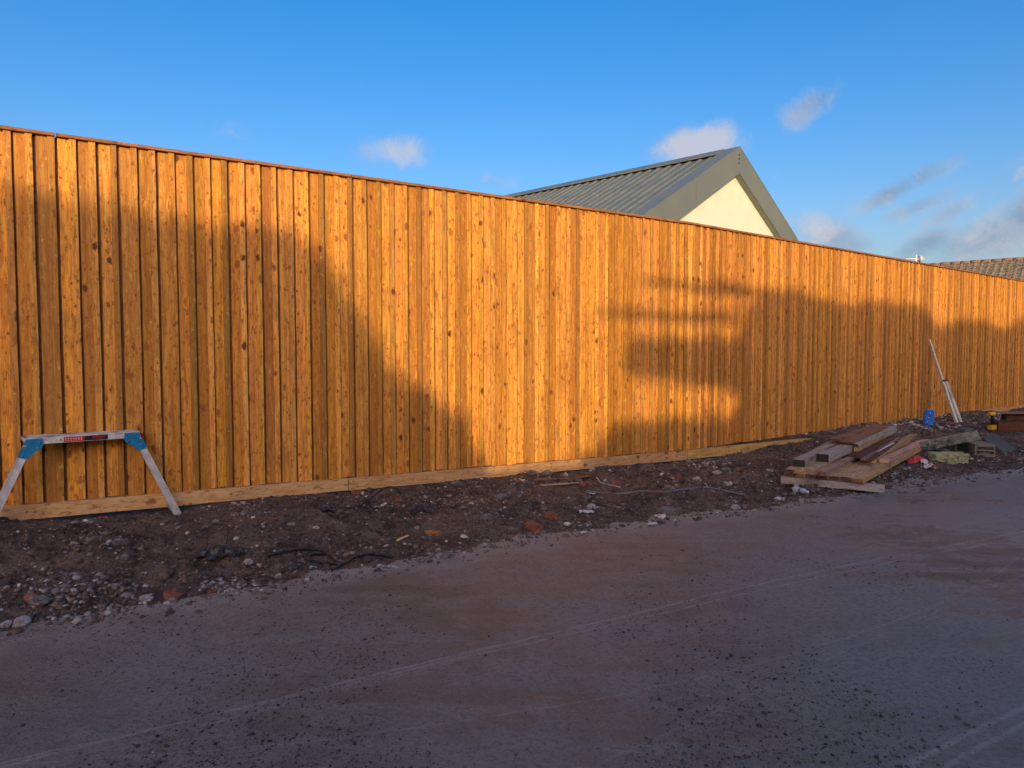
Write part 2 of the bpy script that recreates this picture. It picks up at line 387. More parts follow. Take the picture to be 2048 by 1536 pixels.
def height(x, y):
    x = np.asarray(x, float); y = np.asarray(y, float)
    u = (x-ORG.x)*U.x+(y-ORG.y)*U.y; v = (x-ORG.x)*N.x+(y-ORG.y)*N.y
    vf = np.interp(u, fu, fv); ve = np.interp(u, eu, ev)
    t = np.clip((v-vf)/(ve-vf), -1.5, 1.0); zf = np.interp(u, gu, gz)
    base = np.where(t < 0, zf, zf*(1-np.clip(t, 0, 1))**1.15)
    m = np.clip((ve+.05-v)/.28, 0, 1); m = m*m*(3-2*m)            # 1 on the verge, 0 on the road
    nearf = np.clip((v-vf)/.35, .25, 1)
    rough = (fbm(x, y, 1.1, 3, 11)*.10+fbm(x, y, 4.5, 4, 12)*.050*nearf+np.abs(fbm(x, y, 13, 3, 15))*.050*nearf+np.abs(fbm(x, y, 27, 2, 13))*.026)
    mound = .10*np.exp(-(((x+3.45)/.55)**2+((y-5.05)/.45)**2))+.05*np.exp(-(((x+4.1)/.7)**2+((y-4.8)/.6)**2))
    road = fbm(x, y, .45, 3, 21)*.025+fbm(x, y, 5, 3, 22)*.006+fbm(x, y, 22, 3, 23)*.0035
    lip = .014*np.exp(-((v-ve-.02)/.10)**2)
    return base+m*(rough+mound)+(1-m)*road+lip-.0*m
def hz(x, y): return float(height(np.array([x]), np.array([y]))[0])
def gp(px, py, dz=0.0):
    z = .08
    for _ in range(12):
        p = at(px, py, z+dz); z = .5*z+.5*hz(p.x, p.y)
    return Vector((p.x, p.y, z+dz))

def gpv(px, py):
    px = np.asarray(px, float); py = np.asarray(py, float); v = -(py-768)/FPX
    dx = (px-1024)/FPX; dy = math.cos(PITCH)+math.sin(PITCH)*v; dz = -math.sin(PITCH)+math.cos(PITCH)*v
    z = np.full(px.shape, .08)
    for _ in range(9):
        k = (z-EYE)/dz; z = .5*z+.5*height(dx*k, dy*k)
    k = (z-EYE)/dz
    return np.stack([dx*k, dy*k], -1)
# verge and road share one fine grid, split along the ragged edge
us = np.concatenate([np.linspace(-7, -1.2, 190, endpoint=False), np.linspace(-1.2, 7.5, 520, endpoint=False), np.linspace(7.5, 16, 330, endpoint=False), np.linspace(16, 30, 200)])
vs_ = np.concatenate([np.linspace(-6.0, -.25, 60, endpoint=False), np.linspace(-.25, 2.6, 170, endpoint=False), np.linspace(2.6, 6.5, 130, endpoint=False), np.linspace(6.5, 14, 60)])
UU, VV = np.meshgrid(us, vs_, indexing='ij')
XX = ORG.x+UU*U.x+VV*N.x; YY = ORG.y+UU*U.y+VV*N.y
ZZ = height(XX, YY)
nu, nv = UU.shape
idx = np.arange(nu*nv).reshape(nu, nv)
F = np.stack([idx[:-1, :-1], idx[1:, :-1], idx[1:, 1:], idx[:-1, 1:]], -1).reshape(-1, 4)[:, ::-1]
V = np.stack([XX, YY, ZZ], -1).reshape(-1, 3)
isroad = (VV > road_edge_v(UU, XX, YY)).reshape(-1)
fr = isroad[F].sum(1) >= 2
def submesh(name, sel):
    f = F[sel]; used = np.unique(f); mp = np.zeros(len(V), int); mp[used] = np.arange(len(used))
    return mesh_np(name, V[used], mp[f], True)

def road_material():
    m, t, b = principled('worn_track_surface', (.08, .07, .075), .6)
    tc = t.n('ShaderNodeTexCoord'); P = tc.outputs['Object']
    big = t.noise(P, .7, 4, .6); mid = t.noise(P, 4.5, 5, .65); fine = t.noise(P, 36, 5, .78); grit = t.noise(P, 95, 3, .75)
    # streaks along the driving direction
    mp = t.n('ShaderNodeMapping', i_Vector=P); mp.inputs['Rotation'].default_value = (0, 0, -R(29)); mp.inputs['Scale'].default_value = (.22, 2.6, 1)
    stk = t.noise(mp.outputs[0], 2.2, 5, .62)
    c = t.mix(t.mr(t.m('ADD', t.m('MULTIPLY', stk, .6), t.m('MULTIPLY', mid, .4)), .41, .60), (.17, .155, .120), (.28, .260, .208))
    c = t.mix(t.mr(big, .42, .62), c, (.29, .266, .222))
    c = t.mix(t.m('MULTIPLY', t.mr(fine, .48, .62), .65), c, (.10, .085, .070))
    c = t.mix(t.m('MULTIPLY', t.mr(grit, .54, .68), .55), c, (.46, .39, .35))
    # pale dry dust along the ragged margin
    at_ = t.n('ShaderNodeAttribute', attribute_name='margin')
    c = t.mix(t.m('MULTIPLY', at_.outputs['Fac'], t.mr(t.m('ADD', fine, mid), .75, 1.1)), c, (.43, .375, .31))
    # thin scored tyre lines: arcs about far centres
    s = t.n('ShaderNodeSeparateXYZ', i_0=P)
    sumk = None
    def circle(p1, p2, p3):
        ax, ay = p1; bx, by = p2; cx, cy = p3
        dd = 2*(ax*(by-cy)+bx*(cy-ay)+cx*(ay-by))
        ux = ((ax*ax+ay*ay)*(by-cy)+(bx*bx+by*by)*(cy-ay)+(cx*cx+cy*cy)*(ay-by))/dd
        uy = ((ax*ax+ay*ay)*(cx-bx)+(bx*bx+by*by)*(ax-cx)+(cx*cx+cy*cy)*(bx-ax))/dd
        return ux, uy, math.hypot(ax-ux, ay-uy)
    lines = [((1250, 1228), (1600, 1150), (2040, 1064), .0045, .9), ((1250, 1240), (1650, 1152), (2040, 1072), .004, .7),
             ((1800, 1536), (1930, 1470), (2048, 1415), .006, 1.0), ((1880, 1536), (1970, 1488), (2048, 1448), .006, .8),
             ((1500, 1330), (1800, 1240), (2040, 1110), .003, .5), ((1000, 1290), (1250, 1228), (1500, 1172), .004, .5),
             ((1300, 1480), (1700, 1300), (2000, 1170), .003, .3), ((300, 1480), (800, 1350), (1250, 1232), .004, .35)]
    for (a, bb, cc, wd, amp) in lines:
        pa, pb, pc = [tuple(at(*q, 0.0).xy) for q in (a, bb, cc)]
        cx, cy, r = circle(pa, pb, pc)
        dx = t.m('SUBTRACT', s.outputs[0], cx); dy = t.m('SUBTRACT', s.outputs[1], cy)
        dist = t.m('ABSOLUTE', t.m('SUBTRACT', t.m('SQRT', t.m('ADD', t.m('MULTIPLY', dx, dx), t.m('MULTIPLY', dy, dy))), r))
        k = t.mr(dist, wd*3.2, wd*.8, 0.0, amp)
        sumk = k if sumk is None else t.m('MAXIMUM', sumk, k)
    brk = t.mr(t.noise(P, 14, 4, .7), .36, .54, .25, 1.0)
    c = t.mix(t.m('MULTIPLY', t.m('MULTIPLY', sumk, brk), .5), c, (.56, .50, .47))
    t.set(b.inputs['Base Color'], c)
    damp = t.mr(t.m('ADD', t.m('MULTIPLY', big, .6), t.m('MULTIPLY', stk, .4)), .38, .60, .36, .60)
    dp = t.vm('DISTANCE', t.vm('MULTIPLY', P, (1.0, .55, 0.0)), (4.1, 2.7, 0.0))
    wet = t.mr(t.m('ADD', dp, t.m('MULTIPLY', t.m('SUBTRACT', mid, .5), 2.2)), 2.4, .6)
    t.set(b.inputs['Roughness'], t.m('SUBTRACT', damp, t.m('MULTIPLY', wet, .24)))
    b.inputs['Specular IOR Level'].default_value = .75
    add_bump(t, b, t.m('ADD', t.m('MULTIPLY', fine, 1.0), t.m('ADD', t.m('MULTIPLY', grit, .45), t.m('MULTIPLY', mid, 1.5))), 1.0, .022)
    return m
def dirt_material():
    m, t, b = principled('stony_soil', (.07, .05, .04), .95)
    tc = t.n('ShaderNodeTexCoord'); P = tc.outputs['Object']
    big = t.noise(P, 1.1, 4, .6); mid = t.noise(P, 7, 6, .75); fine = t.noise(P, 30, 5, .8); grit = t.noise(P, 85, 3, .75)
    c = t.mix(t.mr(mid, .36, .64), (.075, .052, .039), (.27, .195, .145))
    c = t.mix(t.m('MULTIPLY', t.mr(big, .48, .60), .7), c, (.31, .215, .15))
    c = t.mix(t.m('MULTIPLY', t.mr(t.noise(P, 2.3, 3, .6), .55, .66), .6), c, (.18, .105, .072))
    c = t.mix(t.m('MULTIPLY', t.mr(fine, .50, .64), .8), c, (.045, .03, .024))
    c = t.mix(t.m('MULTIPLY', t.mr(grit, .58, .72), .7), c, (.27, .22, .18))
    t.set(b.inputs['Base Color'], c)
    b.inputs['Specular IOR Level'].default_value = .25
    add_bump(t, b, t.m('ADD', t.m('MULTIPLY', mid, 2.0), t.m('ADD', fine, t.m('MULTIPLY', grit, .4))), 1.0, .035)
    return m
M_road = road_material(); M_dirt = dirt_material()
rme = submesh('road', fr); vme = submesh('dirt_verge', ~fr)
# margin attribute for the dusty edge
co = np.zeros(len(rme.vertices)*3, np.float32); rme.vertices.foreach_get('co', co); co = co.reshape(-1, 3)
ru = (co[:, 0]-ORG.x)*U.x+(co[:, 1]-ORG.y)*U.y; rv = (co[:, 0]-ORG.x)*N.x+(co[:, 1]-ORG.y)*N.y
dm = rv-np.interp(ru, eu, ev)+fbm(co[:, 0], co[:, 1], 3, 3, 31)*.15
mg = np.clip(1-dm/.42, 0, 1)**1.3
a_ = rme.attributes.new('margin', 'FLOAT', 'POINT'); a_.data.foreach_set('value', mg.astype(np.float32))
tag(link('road', rme, M_road), kind='structure')
tag(link('dirt_verge', vme, M_dirt), kind='structure')
# the land beyond, one coarse sheet to the horizon
gd = bmesh.new()
ring = [1500, 500, 150, 60, 30]
bmesh.ops.create_grid(gd, x_segments=60, y_segments=60, size=1500)
for v_ in gd.verts: v_.co.z = -.22
tag(link('ground', finish(gd, 'ground'), M_dirt), kind='structure')

# ------------------------------------------------------------ fence
fence = tag(empty('wooden_fence', fpt(0)), 'tall new orange-brown timber fence of upright boards and narrow cover strips', 'fence')
def fpart(name, me, mat, s, z=0.0, out=0.0, extra=0.0, tilt=0.0):
    p = fpt(s, z, out); d = d1 if s <= L1 else d2
    if tilt is None: tilt = -math.atan(z1s if s < L1-.02 else z2s)
    o = link(name, me, mat, fence, p-fence.location, (0, tilt, math.atan2(d.y, d.x)+extra))
    return o
PER = .1455
def board_mesh(name, w_, th, h, seed, chip=.0015):
    """front face looks along local -y; origin at foot, left edge"""
    rd = random.Random(seed); bm = bmesh.new(); n = 9
    prof = [(0, -th*.0), (0, -th+.002), (.002, -th), (w_-.002, -th), (w_, -th+.002), (w_, 0)]
    rings = []
    for i in range(n+1):
        z = h*i/n; dx0 = rd.uniform(-chip, chip); dx1 = rd.uniform(-chip, chip); dy = rd.uniform(-.001, .001)
        if i == n: z += rd.uniform(-.006, .004)
        if i == 0: z += rd.uniform(-.006, .006)
        rings.append([bm.verts.new((x+(dx0 if x < w_/2 else dx1), y+dy, z)) for x, y in prof])
    for i in range(n):
        for k in range(len(prof)):
            k2 = (k+1) % len(prof); bm.faces.new((rings[i][k], rings[i][k2], rings[i+1][k2], rings[i+1][k]))
    bm.faces.new(rings[0]); bm.faces.new(rings[-1][::-1])
    return finish(bm, name)
BH = FH-.024
wide = [board_mesh('board', .112, .018, BH-.004, i) for i in range(10)]
narrow = [board_mesh('cover_strip', random.uniform(.046, .053), .016, BH-.002, 50+i, .0022) for i in range(10)]
for m_ in wide: m_.materials.append(M_fence)
for m_ in narrow: m_.materials.append(M_strip)
S0, S1 = -3.2, (FC-FB).xy.length+L1+4.5
s = S0; nb = 0; NAILS = []
while s < S1:
    jit = random.uniform(-.003, .003)
    if not (s < L1 < s+PER*1.0):
        pass
    fpart('board', random.choice(wide), M_fence, s+.017+jit, random.uniform(-.003, .003), 0.0, 0, random.uniform(-.0008, .0008))
    fpart('cover_strip', random.choice(narrow), M_strip, s+.0965+jit+random.uniform(-.003, .003), random.uniform(-.003, .003), .0185+random.uniform(0, .003), random.uniform(-.02, .02), random.uniform(-.0010, .0010))
    for hz_ in (.52, 1.45, 2.55):
        if random.random() < .8:
            p = fpt(s+.120+random.uniform(-.004, .004), hz_+random.uniform(-.015, .015), .0365)-fence.location
            NAILS.append(tuple(p))
        if random.random() < .7:
            p = fpt(s+.05+random.uniform(-.01, .01), hz_+random.uniform(-.015, .015), .0185)-fence.location
            NAILS.append(tuple(p))
    s += PER+random.uniform(-.004, .004); nb += 1
print('boards', nb)

# rear layer
s = S0
while s < S1:
    e = min(s+2.42, S1)
    if s < L1-.01 < e: e = L1
    me = box('rear_board', ((e-s)/2, .013, BH/2), (e-s-.003, .022, BH-.005))
    fpart('rear_board', me, M_back, s+.0005, 0, 0, 0, None); s = e+.0006
# cap rails
caps = [S0, s_of_px(-260), s_of_px(132), s_of_px(253), s_of_px(705), s_of_px(912), s_of_px(1270), L1+.03, s_of_px(1587), s_of_px(1760), s_of_px(1945), S1]
for i in range(len(caps)-1):
    a, b_ = caps[i], caps[i+1]; g = .012 if i in (1, 4) else .002
    me = rough_box('cap_rail', (b_-a-g, .078, .026), .002, .0012, 5, i); 
    for v_ in me.vertices: v_.co.x += (b_-a)/2; v_.co.y -= .018
    o = fpart('cap_rail', me, M_cap, a+.001, BH-.002, 0, random.uniform(-.002, .002)*.5, None)
    if a < L1 < b_-.05: pass
# gravel boards along the foot
gbs = [S0, s_of_px(-900) if s_of_px(-900) > S0+.5 else S0+1.4, s_of_px(-330), s_of_px(693), L1-.004, L1+4.75, L1+9.5, S1]
gbs = sorted(set(gbs))
for i in range(len(gbs)-1):
    a, b_ = gbs[i], gbs[i+1]
    me = rough_box('gravel_board', (b_-a-.007, .060, .122), .003, .0012, 6, 30+i)
    for v_ in me.vertices: v_.co.x += (b_-a)/2; v_.co.y -= .021
    fpart('gravel_board', me, M_gravelb, a+.002 if a != gbs[0] else a, -.126-(.004 if i % 2 else 0), 0, 0, None)
# short timber pegs and pale blocks that prop the gravel board
for k, px in enumerate((965, 1028)):
    pp = fpt(s_of_px(px), -.17, .03)
    tag(link('packing_block', rough_box('packing_block', (.05, .04, .07), .003, .003, 0, k), M_paper if k else M_stone, None, pp, (0, 0, math.atan2(d1.y, d1.x))),
        ['mossy grey block under the foot board of the fence', 'small pale square block tucked under the fence foot board'][k], 'block')

# ------------------------------------------------------------ rubble
ico = bmesh.new(); bmesh.ops.create_icosphere(ico, subdivisions=1, radius=1.0)
IV = np.array([v.co[:] for v in ico.verts]); IF = np.array([[v.index for v in f.verts] for f in ico.faces]); ico.free()
ico = bmesh.new(); bmesh.ops.create_icosphere(ico, subdivisions=2, radius=1.0)
IV2 = np.array([v.co[:] for v in ico.verts]); IF2 = np.array([[v.index for v in f.verts] for f in ico.faces]); ico.free()
def tint_material(name, rough=.9, spec=.3):
    m, t, b = principled(name, None, rough)
    a = t.n('ShaderNodeAttribute', attribute_name='tint'); P = t.n('ShaderNodeTexCoord').outputs['Object']
    n1 = t.noise(P, 60, 4, .7)
    t.set(b.inputs['Base Color'], t.mix(t.m('MULTIPLY', t.mr(n1, .45, .75), .6), a.outputs['Color'], t.mix(1.0, a.outputs['Color'], (.35, .32, .3), 'MULTIPLY')))
    b.inputs['Specular IOR Level'].default_value = spec
    add_bump(t, b, n1, .6, .004)
    return m
M_rubble = tint_material('mixed_rubble')
M_crumb = tint_material('road_crumbs', .85, .4)
def scatter(name, P, S, C, mat, flat=.6, sink=.25, base=(IV, IF)):
    """P Nx2, S sizes, C Nx3 colours -> one mesh of angular stones"""
    bv, bf = base; n = len(P); k = len(bv)
    th = rng.uniform(0, 2*np.pi, n); sc3 = np.stack([S*rng.uniform(.7, 1.3, n), S*rng.uniform(.6, 1.1, n), S*flat*rng.uniform(.6, 1.2, n)], -1)
    v = bv[None]*(1+rng.uniform(-.28, .28, (n, k, 1)))*sc3[:, None, :]
    tx = rng.uniform(-.4, .4, n); cx, sx = np.cos(tx), np.sin(tx)
    y = v[..., 1]*cx[:, None]-v[..., 2]*sx[:, None]; z = v[..., 1]*sx[:, None]+v[..., 2]*cx[:, None]; x = v[..., 0]
    ct, st = np.cos(th)[:, None], np.sin(th)[:, None]
    X = x*ct-y*st+P[:, 0:1]; Y = x*st+y*ct+P[:, 1:2]
    zg = height(P[:, 0], P[:, 1])
    Z = z+(zg+S*flat*(.5-sink))[:, None]
    VV_ = np.stack([X, Y, Z], -1).reshape(-1, 3); FF_ = (bf[None]+(np.arange(n)*k)[:, None, None]).reshape(-1, 3)
    me = mesh_np(name, VV_, FF_)
    a = me.attributes.new('tint', 'FLOAT_COLOR', 'POINT')
    cc = np.concatenate([np.repeat(C, k, 0), np.ones((n*k, 1))], 1).astype(np.float32)
    a.data.foreach_set('color', cc.ravel())
    return link(name, me, mat)
def uv2xy(u, v): return np.stack([ORG.x+u*U.x+v*N.x, ORG.y+u*U.y+v*N.y], -1)
PAL = 1.7*np.array([(.075, .052, .042), (.095, .068, .055), (.13, .105, .09), (.17, .15, .135), (.05, .037, .033), (.24, .215, .19), (.36, .33, .29), (.17, .07, .042)])
def colours(n, wts):
    w_ = np.array(wts, float); w_ /= w_.sum(); i = rng.choice(len(PAL), n, p=w_)
    return PAL[i]*rng.uniform(.75, 1.25, (n, 1))
def verge_pts(n):
    u = rng.uniform(-2.5, 19, n*2); t = rng.uniform(0.0, 1.14, n*2)
    vf = np.interp(u, fu, fv)+.04; ve = np.interp(u, eu, ev)
    P = uv2xy(u, vf+(ve-vf)*t)
    den = .5+1.3*np.clip(fbm(P[:, 0], P[:, 1], 1.3, 3, 41)+.1, 0, 1)+.5*np.clip((t-.75)*4, 0, 1)
    keep = (rng.uniform(0, 1, n*2) < den*np.clip((1.15-t)/.13, 0, 1)**1.6); P = P[keep][:n]
    return P
P = verge_pts(30000); n = len(P)
o = scatter('gravel', P, np.exp(rng.normal(-4.90, .48, n)), colours(n, (5, 5, 4, 1.6, 5, .7, .35, .35)), M_rubble); tag(o, 'loose grit and small stones over the brown soil strip', kind='stuff')
P = verge_pts(2900); n = len(P)
o = scatter('rubble', P, np.exp(rng.normal(-4.15, .38, n)), colours(n, (4, 4, 4, 2.2, 3, 1.2, .7, .6)), M_rubble, .6, .3, (IV2, IF2)); tag(o, 'mixed stones and clods lying over the soil strip', kind='stuff')
def cluster(px0, px1, py0, py1, n, mean, sd, wts, name, lab, flat=.6):
    ab = np.clip(rng.normal(0, .42, (n, 2)), -1, 1)
    P = gpv((px0+px1)/2+ab[:, 0]*(px1-px0)/2, (py0+py1)/2+ab[:, 1]*(py1-py0)/2)
    o = scatter(name, P, np.exp(rng.normal(mean, sd, n)), colours(n, wts), M_rubble, flat)
    tag(o, lab, kind='stuff'); return o
cluster(1290, 1400, 893, 925, 150, -3.95, .3, (0, 1, 2, 4, 0, 5, 5, .3), 'pale_rubble', 'pale broken rubble heaped at the fence foot board joint')
cluster(1370, 1460, 918, 940, 90, -4.15, .3, (0, 1, 2, 4, 0, 5, 4, .6), 'pale_rubble', 'scatter of pale stone chips beside the rubble heap')
cluster(1690, 1960, 826, 870, 420, -3.75, .35, (1, 2, 4, 4, 0, 4, 2, .8), 'pale_rubble', 'pale chippings around the blue pack and the leaning batten')
cluster(1900, 2040, 818, 850, 130, -3.9, .35, (1, 2, 4, 4, 0, 3, 1, .8), 'pale_rubble', 'chippings under the far foot board')
cluster(0, 330, 1130, 1250, 420, -4.25, .42, (4, 4, 4, 3, 3, 1.5, .6, .6), 'pale_rubble', 'stones gathered in the hollow near the track at left')
cluster(380, 560, 1150, 1190, 130, -4.35, .35, (1, 2, 4, 4, 1, 4, 3, .5), 'pale_rubble', 'pale stones beside the fallen black cable')
cluster(120, 300, 1070, 1110, 90, -4.1, .35, (3, 3, 4, 2, 2, 1, .2, 1), 'pale_rubble', 'clods and stones on the soil mound')
cluster(1850, 2048, 880, 940, 260, -4.1, .4, (4, 3, 4, 2, 4, 1, .6, .4), 'pale_rubble', 'clods and chippings before the broken concrete')
cluster(1700, 1900, 930, 985, 260, -4.3, .4, (2, 3, 4, 3, 3, 2, 1, .2), 'pale_rubble', 'chippings between timber stack and track')
cluster(1300, 1700, 930, 1000, 260, -4.35, .4, (2, 3, 4, 3, 3, 2, 1, .5), 'pale_rubble', 'stone chips left of the timber stack')
cluster(600, 1250, 940, 1060, 420, -4.3, .42, (4, 4, 4, 3, 3, 2, 1, 1), 'pale_rubble', 'stone and brick chips at the middle of the strip')
# flakes of sawdust
def flakes(px0, px1, py0, py1, n, name, lab, col=(.52, .40, .20)):
    pts = gpv((px0+px1)/2+rng.normal(0, .36, n)*(px1-px0)/2, (py0+py1)/2+rng.normal(0, .36, n)*(py1-py0)/2)
    C = np.array(col)[None]*rng.uniform(.6, 1.2, (n, 1))
    o = scatter(name, pts, np.exp(rng.normal(-4.8, .35, n)), C, M_rubble, .18, -.2); tag(o, lab, kind='stuff')
flakes(860, 1040, 990, 1012, 220, 'wood_shavings', 'pale wood shavings on the soil by the middle of the fence')
flakes(1230, 1500, 995, 1045, 520, 'wood_shavings', 'straw-coloured shavings around the flat concrete lump', (.34, .27, .15))
flakes(1800, 1930, 940, 975, 240, 'wood_shavings', 'pale shavings at the edge of the track by the timber stack', (.42, .37, .30))
# crumbs on the road
def road_pts(n, f, thr):
    px = rng.uniform(-150, 2200, n); py = 880+(1600-880)*rng.uniform(0, 1, n)**.8
    o = []
    for a, b_ in zip(px, py):
        p = at(a, b_, 0.0); o.append((p.x, p.y))
    P = np.array(o); u = (P[:, 0]-ORG.x)*U.x+(P[:, 1]-ORG.y)*U.y; v = (P[:, 0]-ORG.x)*N.x+(P[:, 1]-ORG.y)*N.y
    k = (v > np.interp(u, eu, ev)+.05) & (v < 13) & (u < 28) & (rng.uniform(0, 1, n) < np.clip((fbm(P[:, 0], P[:, 1], f, 3, 51)+.5-thr)*3, .04, 1))
    return P[k]
P = road_pts(34000, 1.0, .42); n = len(P)
C = np.where(rng.uniform(0, 1, (n, 1)) < .93, np.array([(.060, .046, .040)])*rng.uniform(.5, 2.6, (n, 1)), np.array([(.30, .27, .24)]))
tag(scatter('track_grit', P, np.exp(rng.normal(-5.85, .50, n)), C, M_crumb, .6, .2), 'dark crumbs of mud and grit over the track', kind='stuff')

_n = np.array(NAILS); _v = (IV*.0045)[None]+_n[:, None, :]
_f = (IF[None]+(np.arange(len(_n))*len(IV))[:, None, None]).reshape(-1, 3)
tag(link('nail_heads', mesh_np('nail_heads', _v.reshape(-1, 3), _f, True), M_steel, fence), kind='stuff')
# single lumps one can point at
def lump(name, px, py, wpx, hpx, mat, label, cat, group=None, seed=0, dz=0.0, flat=.6, sub=2, box_=False, rot=None):
    rd = random.Random(seed*31+5); p = gp(px, py+hpx*.35); sc_ = p.y/FPX
    W, H = wpx*sc_/2, hpx*sc_/2
    bm = bmesh.new()
    if box_:
        add_box(bm, (0, 0, 0), (2, 1.5, 1.6)); bmesh.ops.subdivide_edges(bm, edges=bm.edges[:], cuts=3, use_grid_fill=True); am = .13
    else: bmesh.ops.create_icosphere(bm, subdivisions=sub+1, radius=1.0); am = .16
    dirs = [Vector((rd.gauss(0, 1), rd.gauss(0, 1), rd.gauss(0, 1))).normalized() for _ in range(9)]; cut = [rd.uniform(.55, .9) for _ in dirs]
    for v_ in bm.verts:
        for d_, c_ in zip(dirs, cut):
            q = v_.co.dot(d_)
            if q > c_ * (1.3 if box_ else 1): v_.co -= d_*(q-c_*(1.3 if box_ else 1))*.85
        v_.co += Vector((rd.uniform(-am, am), rd.uniform(-am, am), rd.uniform(-am, am)))*.35
        v_.co = Vector((v_.co.x*W, v_.co.y*W*.8, v_.co.z*max(H*1.0, .006)))
    o = link(name, finish(bm, name), mat, None, p+Vector((0, 0, H*.45+dz)), (rd.uniform(-.1, .1), rd.uniform(-.1, .1), rot if rot is not None else rd.uniform(-.7, .7)))
    return tag(o, label, cat, group)
ST = [
 ('stone', 42, 1240, 40, 24, M_stone, 'large pale jagged stone at the track edge, lower left', 'stone'),
 ('stone', 12, 1246, 26, 16, M_stone, 'rounded pale stone beside the large jagged one at the left border', 'stone'),
 ('stone', 78, 1196, 44, 24, M_stoneg, 'grey lump near the track below the soil mound', 'stone'),
 ('stone', 292, 1195, 34, 15, M_stone, 'white flat stone left of the orange brick lump', 'stone'),
 ('brick_fragment', 345, 1190, 38, 18, M_brick, 'biggest orange brick lump near the track, left', 'brick fragment'),
 ('brick_fragment', 424, 1182, 17, 10, M_brick, 'small orange brick chip right of the big brick lump', 'brick fragment'),
 ('stone', 250, 1111, 22, 14, M_stoneg, 'grey stone alone below the step platform', 'stone'),
 ('stone', 185, 1075, 34, 12, M_stoneg, 'flat grey stone on the soil under the platform', 'stone'),
 ('stone', 235, 1082, 30, 20, M_stoneg, 'brownish stone cluster piece under the platform middle', 'stone'),
 ('stone', 498, 1122, 22, 14, M_stone, 'pale stone right of the black plastic tangle', 'stone'),
 ('stone', 556, 1150, 14, 14, M_stone, 'cream stone standing up by the black cable', 'stone'),
 ('stone', 760, 1131, 16, 10, M_stone, 'white stone at the track edge, left one of a pair', 'stone'),
 ('stone', 782, 1132, 18, 8, M_stone, 'flatter white stone of the pair at the track edge', 'stone'),
 ('stone', 625, 1134, 16, 9, M_stone, 'pale stone inside the cable loop', 'stone'),
 ('stone', 893, 1110, 32, 14, M_stoneg, 'brown stone half sunk at the track edge', 'stone'),
 ('stone', 840, 1119, 22, 9, M_stoneg, 'low tan stone at the track edge left of the brown one', 'stone'),
 ('brick_fragment', 205, 1035, 20, 8, M_brick, 'orange brick chip under the fence behind the platform', 'brick fragment'),
 ('brick_fragment', 646, 989, 18, 9, M_brick, 'bright orange brick chip by the fence foot', 'brick fragment'),
 ('brick_fragment', 713, 984, 20, 11, M_brick, 'pinkish brick lump just right of the foot board joint', 'brick fragment'),
 ('brick_fragment', 746, 973, 12, 9, M_brick, 'red brick chip touching the fence foot board', 'brick fragment'),
 ('brick_fragment', 797, 999, 14, 8, M_brick, 'orange brick chip behind the thin black cable', 'brick fragment'),
 ('brick_fragment', 1068, 1051, 38, 18, M_brick, 'reddish brown half brick lump nearest the track', 'brick fragment'),
 ('brick_fragment', 1104, 1027, 26, 16, M_brick, 'red brick lump above the half brick', 'brick fragment'),
 ('brick_fragment', 1232, 966, 18, 15, M_brick, 'upright red brick piece above the grey hose', 'brick fragment'),
 ('brick_fragment', 1165, 969, 14, 9, M_brick, 'red brick chip at the tip of the weathered slat', 'brick fragment'),
 ('brick_fragment', 1182, 965, 14, 9, M_brick, 'second red brick chip right of the slat tip', 'brick fragment'),
 ('brick_fragment', 1358, 953, 11, 10, M_brick, 'small red brick chip under the pale rubble', 'brick fragment'),
 ('brick_fragment', 1480, 937, 14, 11, M_brick, 'red brick chip between stones left of the timber stack', 'brick fragment'),
 ('stone', 1003, 992, 26, 14, M_stoneg, 'grey stone behind the yellow shavings', 'stone'),
 ('stone', 975, 1032, 30, 16, M_stoneg, 'grey brown clod below the yellow shavings', 'stone'),
 ('stone', 1183, 1010, 20, 14, M_stone, 'pale wedge-shaped stone under the grey hose', 'stone'),
 ('stone', 1196, 1015, 10, 9, M_stone, 'little pale stone against the wedge-shaped one', 'stone'),
 ('concrete_lump', 1338, 1019, 42, 17, M_stoneg, 'flat broken concrete lump among straw-coloured shavings', 'concrete lump'),
 ('stone', 1470, 1013, 24, 12, M_stone, 'pale angular stone near the track, left of the bottle', 'stone'),
 ('stone', 1395, 957, 24, 11, M_stone, 'whitish pointed stone above the grey hose', 'stone'),
 ('stone', 1433, 944, 24, 10, M_stone, 'cream slab-like stone near the timber stack', 'stone'),
 ('stone', 1452, 939, 22, 11, M_stoneg, 'grey domed stone next to the cream slab-like one', 'stone'),
 ('stone', 1185, 938, 14, 11, M_stone, 'round pale stone by the fence foot, centre', 'stone'),
 ('stone', 1132, 948, 12, 12, M_stone, 'white stone above the rotten slats', 'stone'),
 ('stone', 1096, 944, 24, 14, M_stoneg, 'brown stone below the fence foot board, centre', 'stone'),
 ('stone', 1063, 944, 22, 12, M_stoneg, 'light grey stone right of the pale square block', 'stone'),
 ('stone', 914, 966, 26, 12, M_stoneg, 'dull stone under the fence above the black sheeting', 'stone'),
 ('soil_mound', 1285, 932, 54, 15, M_dirt, 'dark mound of earth in front of the pale rubble', 'soil mound'),
]
for i, a in enumerate(ST):
    lump(*a, group={'stone': 'loose stones on the soil strip', 'brick_fragment': 'broken brick pieces on the soil strip'}.get(a[0]), seed=i, box_=(a[0] in ('brick_fragment', 'concrete_lump')))

